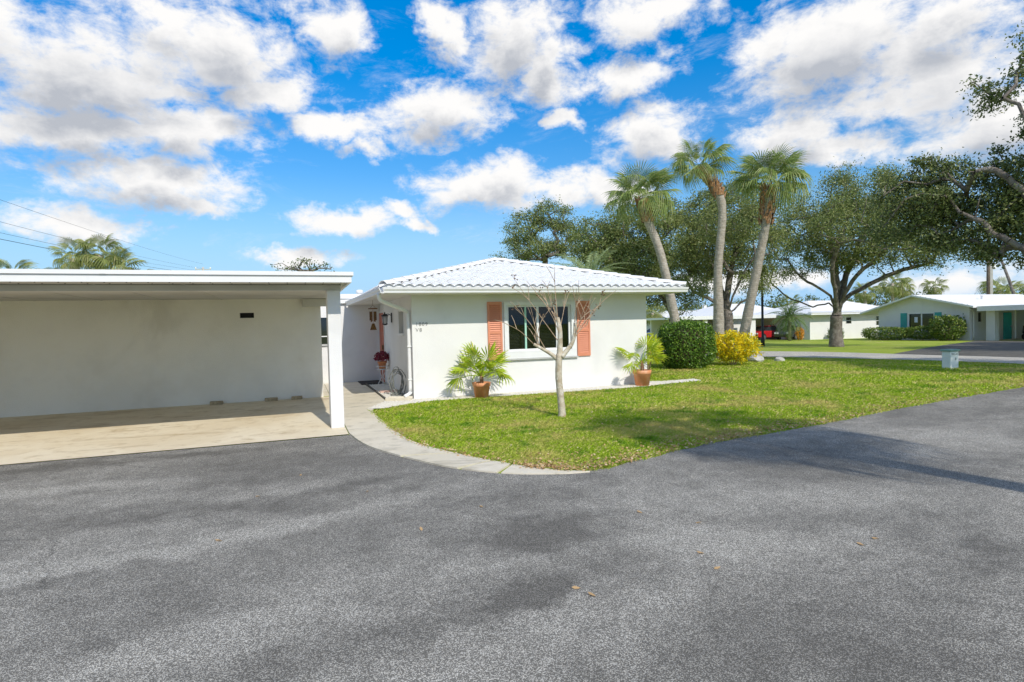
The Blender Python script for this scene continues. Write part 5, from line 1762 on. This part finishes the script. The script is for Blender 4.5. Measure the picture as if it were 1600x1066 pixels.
# --- farthest house, seen below the right eave
g4 = -.68
h4 = thing('farthest_house', 'small far gabled house visible below the right eave', 'house', (7.5, 0, 0))
MB().box(40.5, 40.7, 66, 73, g4, 1.9).build('gable_wall', 'stucco', h4)
MB().prism([(66, 1.901), (73, 1.901), (69.5, 2.9)], 'x', 40.5, 40.7).build('gable', 'stucco', h4)
MB().box(40.702, 50, 66, 66.2, g4, 1.9).build('front_wall', 'stucco', h4)
rf = MB()
rf.add([(39.8, 65.2, 1.85), (39.8, 69.5, 3.05), (39.8, 73.8, 1.85), (51, 65.2, 1.85), (51, 69.5, 3.05), (51, 73.8, 1.85), (39.8, 65.2, 1.72), (39.8, 69.5, 2.92), (39.8, 73.8, 1.72), (51, 65.2, 1.72), (51, 69.5, 2.92), (51, 73.8, 1.72)],
       [(0, 1, 4, 3), (1, 2, 5, 4), (6, 9, 10, 7), (7, 10, 11, 8), (0, 6, 7, 1), (1, 7, 8, 2), (3, 4, 10, 9), (4, 5, 11, 10), (0, 3, 9, 6), (2, 8, 11, 5)])
rf.build('roof', 'roof_paint', h4)
w_ = MB().box(40.44, 40.497, 68.6, 70.2, .7, 1.6).build('window', 'white_paint', h4)
MB().box(40.42, 40.439, 68.7, 70.1, .78, 1.52).build('pane', 'dark_glass', w_)
h5 = thing('long_low_house', 'long low white roofed house far behind the round hedge', 'house', (16, 14, 0))
MB().box(37, 49, 58, 64, g4, 1.5).build('wall', 'stucco', h5)
mb = MB()
hip_roof(mb, 36.2, 49.8, 57.2, 64.8, 1.62, 2.5)
mb.build('roof', 'roof_paint', h5)


# ---------------------------------------------------------------- cars
def car(label, loc, rz, paint, group='cars parked across the street'):
    t = thing('parked_car', label, 'car', loc, rz, group)
    side = [(-2.15, .35), (-2.2, .62), (-2.05, .86), (-1.1, .95), (-.45, 1.36), (.65, 1.40), (1.45, 1.02), (2.05, .95), (2.15, .6), (2.1, .33), (1.75, .30), (1.62, .58), (1.35, .68), (1.08, .58), (.95, .28), (-.95, .28), (-1.08, .58), (-1.35, .68), (-1.62, .58), (-1.75, .30)]
    lo = [p if p[1] < 1.0 else (p[0], .93) for p in side]
    MB().prism(lo, 'y', -.86, .86).build('body', paint, t, bevel=.05)
    cab = MB().add([(-1.15, -.80, .92), (1.5, -.80, .92), (1.5, .80, .92), (-1.15, .80, .92), (-.42, -.64, 1.36), (.68, -.64, 1.40), (.68, .64, 1.40), (-.42, .64, 1.36)], [(3, 2, 1, 0), (4, 5, 6, 7), (0, 1, 5, 4), (1, 2, 6, 5), (2, 3, 7, 6), (3, 0, 4, 7)])
    cab.build('cabin', 'car_glass', t, bevel=.04)
    MB().box(-.45, .72, -.66, .66, 1.385, 1.43).build('roof', paint, t, bevel=.03)
    for x in (-1.35, 1.35):
        for y in (-.80, .80):
            w_ = MB().tube([(x, y - .1, .32), (x, y + .1, .32)], .32, 18).build('wheel', 'tyre', t)
            MB().tube([(x, y - .115, .32), (x, y + .115, .32)], .19, 12).build('rim', 'alloy', w_)
    for y in (-.6, .6):
        MB().box(-2.215, -2.17, y - .2, y + .2, .62, .76).build('headlight', 'lamp_white', t, bevel=.01)
        MB().box(2.10, 2.145, y - .2, y + .2, .68, .82).build('tail_light', 'car_red', t, bevel=.01)
    return t


car('red car parked under the carport beyond the lamp post', (44.6, 45.6, -.53), .15, 'car_red')
car('dark grey car in shade right of the red car', (45.8, 43.2, -.5), .3, 'car_grey')
car('blue car parked far off between house and round hedge', (43.1, 62.2, -.64), 2.3, 'car_blue')
car('black car in the shade of the far double carport', (38.9, 47.2, -.53), .2, 'car_grey')

# ================================================================== STREET FURNITURE AND WIRES
x, y = 30.08, 31.0
t_ = thing('lamp_post', 'tall dark lamp post at the kerb across the street', 'lamp post', (x, y, gz(x, y)))
MB().lathe([(.13, 0), (.13, .5), (.085, .6), (.075, 4.9), (.05, 5.0)], (0, 0, 0), 12).build('post', 'black_metal', t_, True)
MB().lathe([(.06, 5.0), (.20, 5.08), (.24, 5.45), (.05, 5.62)], (0, 0, 0), 10).build('lantern', 'black_metal', t_)
# utility box with its green lid and print
t_ = thing('utility_box', 'short pale utility box with green lid standing on the lawn', 'utility box', (18.32, 11.5, 0), -.06)
mb = MB().box(-.165, .165, -.13, .13, -.05, .53)
mb.build('body', 'box_white', t_, bevel=.012)
MB().box(-.20, .20, -.165, .165, .532, .59).build('lid', 'box_green', t_, bevel=.012)
text('lettering', 'VILLAS', (0, -.133, .42), .085, 'print_dark', t_, space=1.05, ext=.001, align='CENTER')
text('numeral', '8', (.04, -.133, .27), .11, 'print_dark', t_, ext=.001, align='CENTER')
# poles beyond the right hand house
x, y = bearing(60.22, 72)
t_ = thing('utility_pole', 'brown wooden utility pole rising behind the far carport roof', 'utility pole', (x, y, gz(x, y)))
MB().tube([(0, 0, 0), (0, 0, 11)], [.17, .12], 10).build('post', 'pole_wood', t_, True)
MB().box(-.06, .06, -1.1, 1.1, 10.1, 10.25).build('crossarm', 'pole_wood', t_)
x, y = bearing(60.39, 73)
t_ = thing('concrete_pole', 'pale concrete pole standing right against the brown pole', 'utility pole', (x, y, gz(x, y)))
MB().tube([(0, 0, 0), (0, 0, 9)], [.17, .14], 4).build('post', 'pole_pale', t_)
MB().box(.15, .45, -.2, .2, 6.5, 7.1).build('transformer', 'lamp_white', t_, bevel=.05)
x0, y0 = bearing(62.13, 70)
x1, y1 = bearing(60.71, 70)
t_ = thing('leaning_trunk', 'thin bare trunk leaning left at the right edge of the skyline', 'tree', (x0, y0, gz(x0, y0)))
MB().tube([(0, 0, 0), ((x1 - x0) * .12, (y1 - y0) * .12, 2.6), ((x1 - x0) * .5, (y1 - y0) * .5, 5.2), (x1 - x0, y1 - y0, 8.2)], [.16, .14, .12, .08], 8).build('trunk', 'oak_bark', t_, True)
x, y = bearing(39.09, 88)
t_ = thing('street_light', 'pale street light pole far off between palm trunks and hedge', 'street light', (x, y, gz(x, y)))
MB().tube([(0, 0, 0), (0, 0, 4.6)], [.10, .08], 8).build('post', 'pole_pale', t_)
MB().box(-.2, .35, -.2, .2, 3.9, 4.5).build('lamp_head', 'lamp_white', t_, bevel=.06)
# power line running behind the carport
t_ = thing('power_pole', 'distant power pole top just above the carport roof edge', 'utility pole', (-9.04, 69.4, gz(-9, 69.4)))
MB().tube([(0, 0, 0), (0, 0, 9.2)], [.16, .10], 8).build('post', 'pole_pale', t_, True)
MB().box(-.75, .75, -.05, .05, 8.92, 9.0).build('crossarm', 'pole_pale', t_)
for k in (-.7, .7):
    MB().lathe([(.05, 9.0), (.09, 9.06), (.05, 9.18)], (k, 0, 0), 8).build('insulator', 'lamp_white', t_)
for i, (z0, ze, lab) in enumerate([(6.81, 8.95, 'topmost thin power line at the left above the carport'), (6.00, 8.45, 'second power line from the top at the left edge'), (5.60, 8.2, 'third power line from the top at the left edge'), (5.37, 7.9, 'lowest and darkest power line crossing behind the palm clump')]):
    a, b = Vector((-9.9, 26.2, z0)), Vector((-9.04, 69.4, ze))
    a = a + (a - b) * .25
    pts = [a.lerp(b, k / 16) + Vector((0, 0, -.25 * 4 * (k / 16) * (1 - k / 16))) for k in range(17)]
    o = MB().tube(pts, .006 if i < 3 else .010, 5).build('power_line', 'wire_black')
    tag(o, lab, 'wire', 'power lines behind the carport')
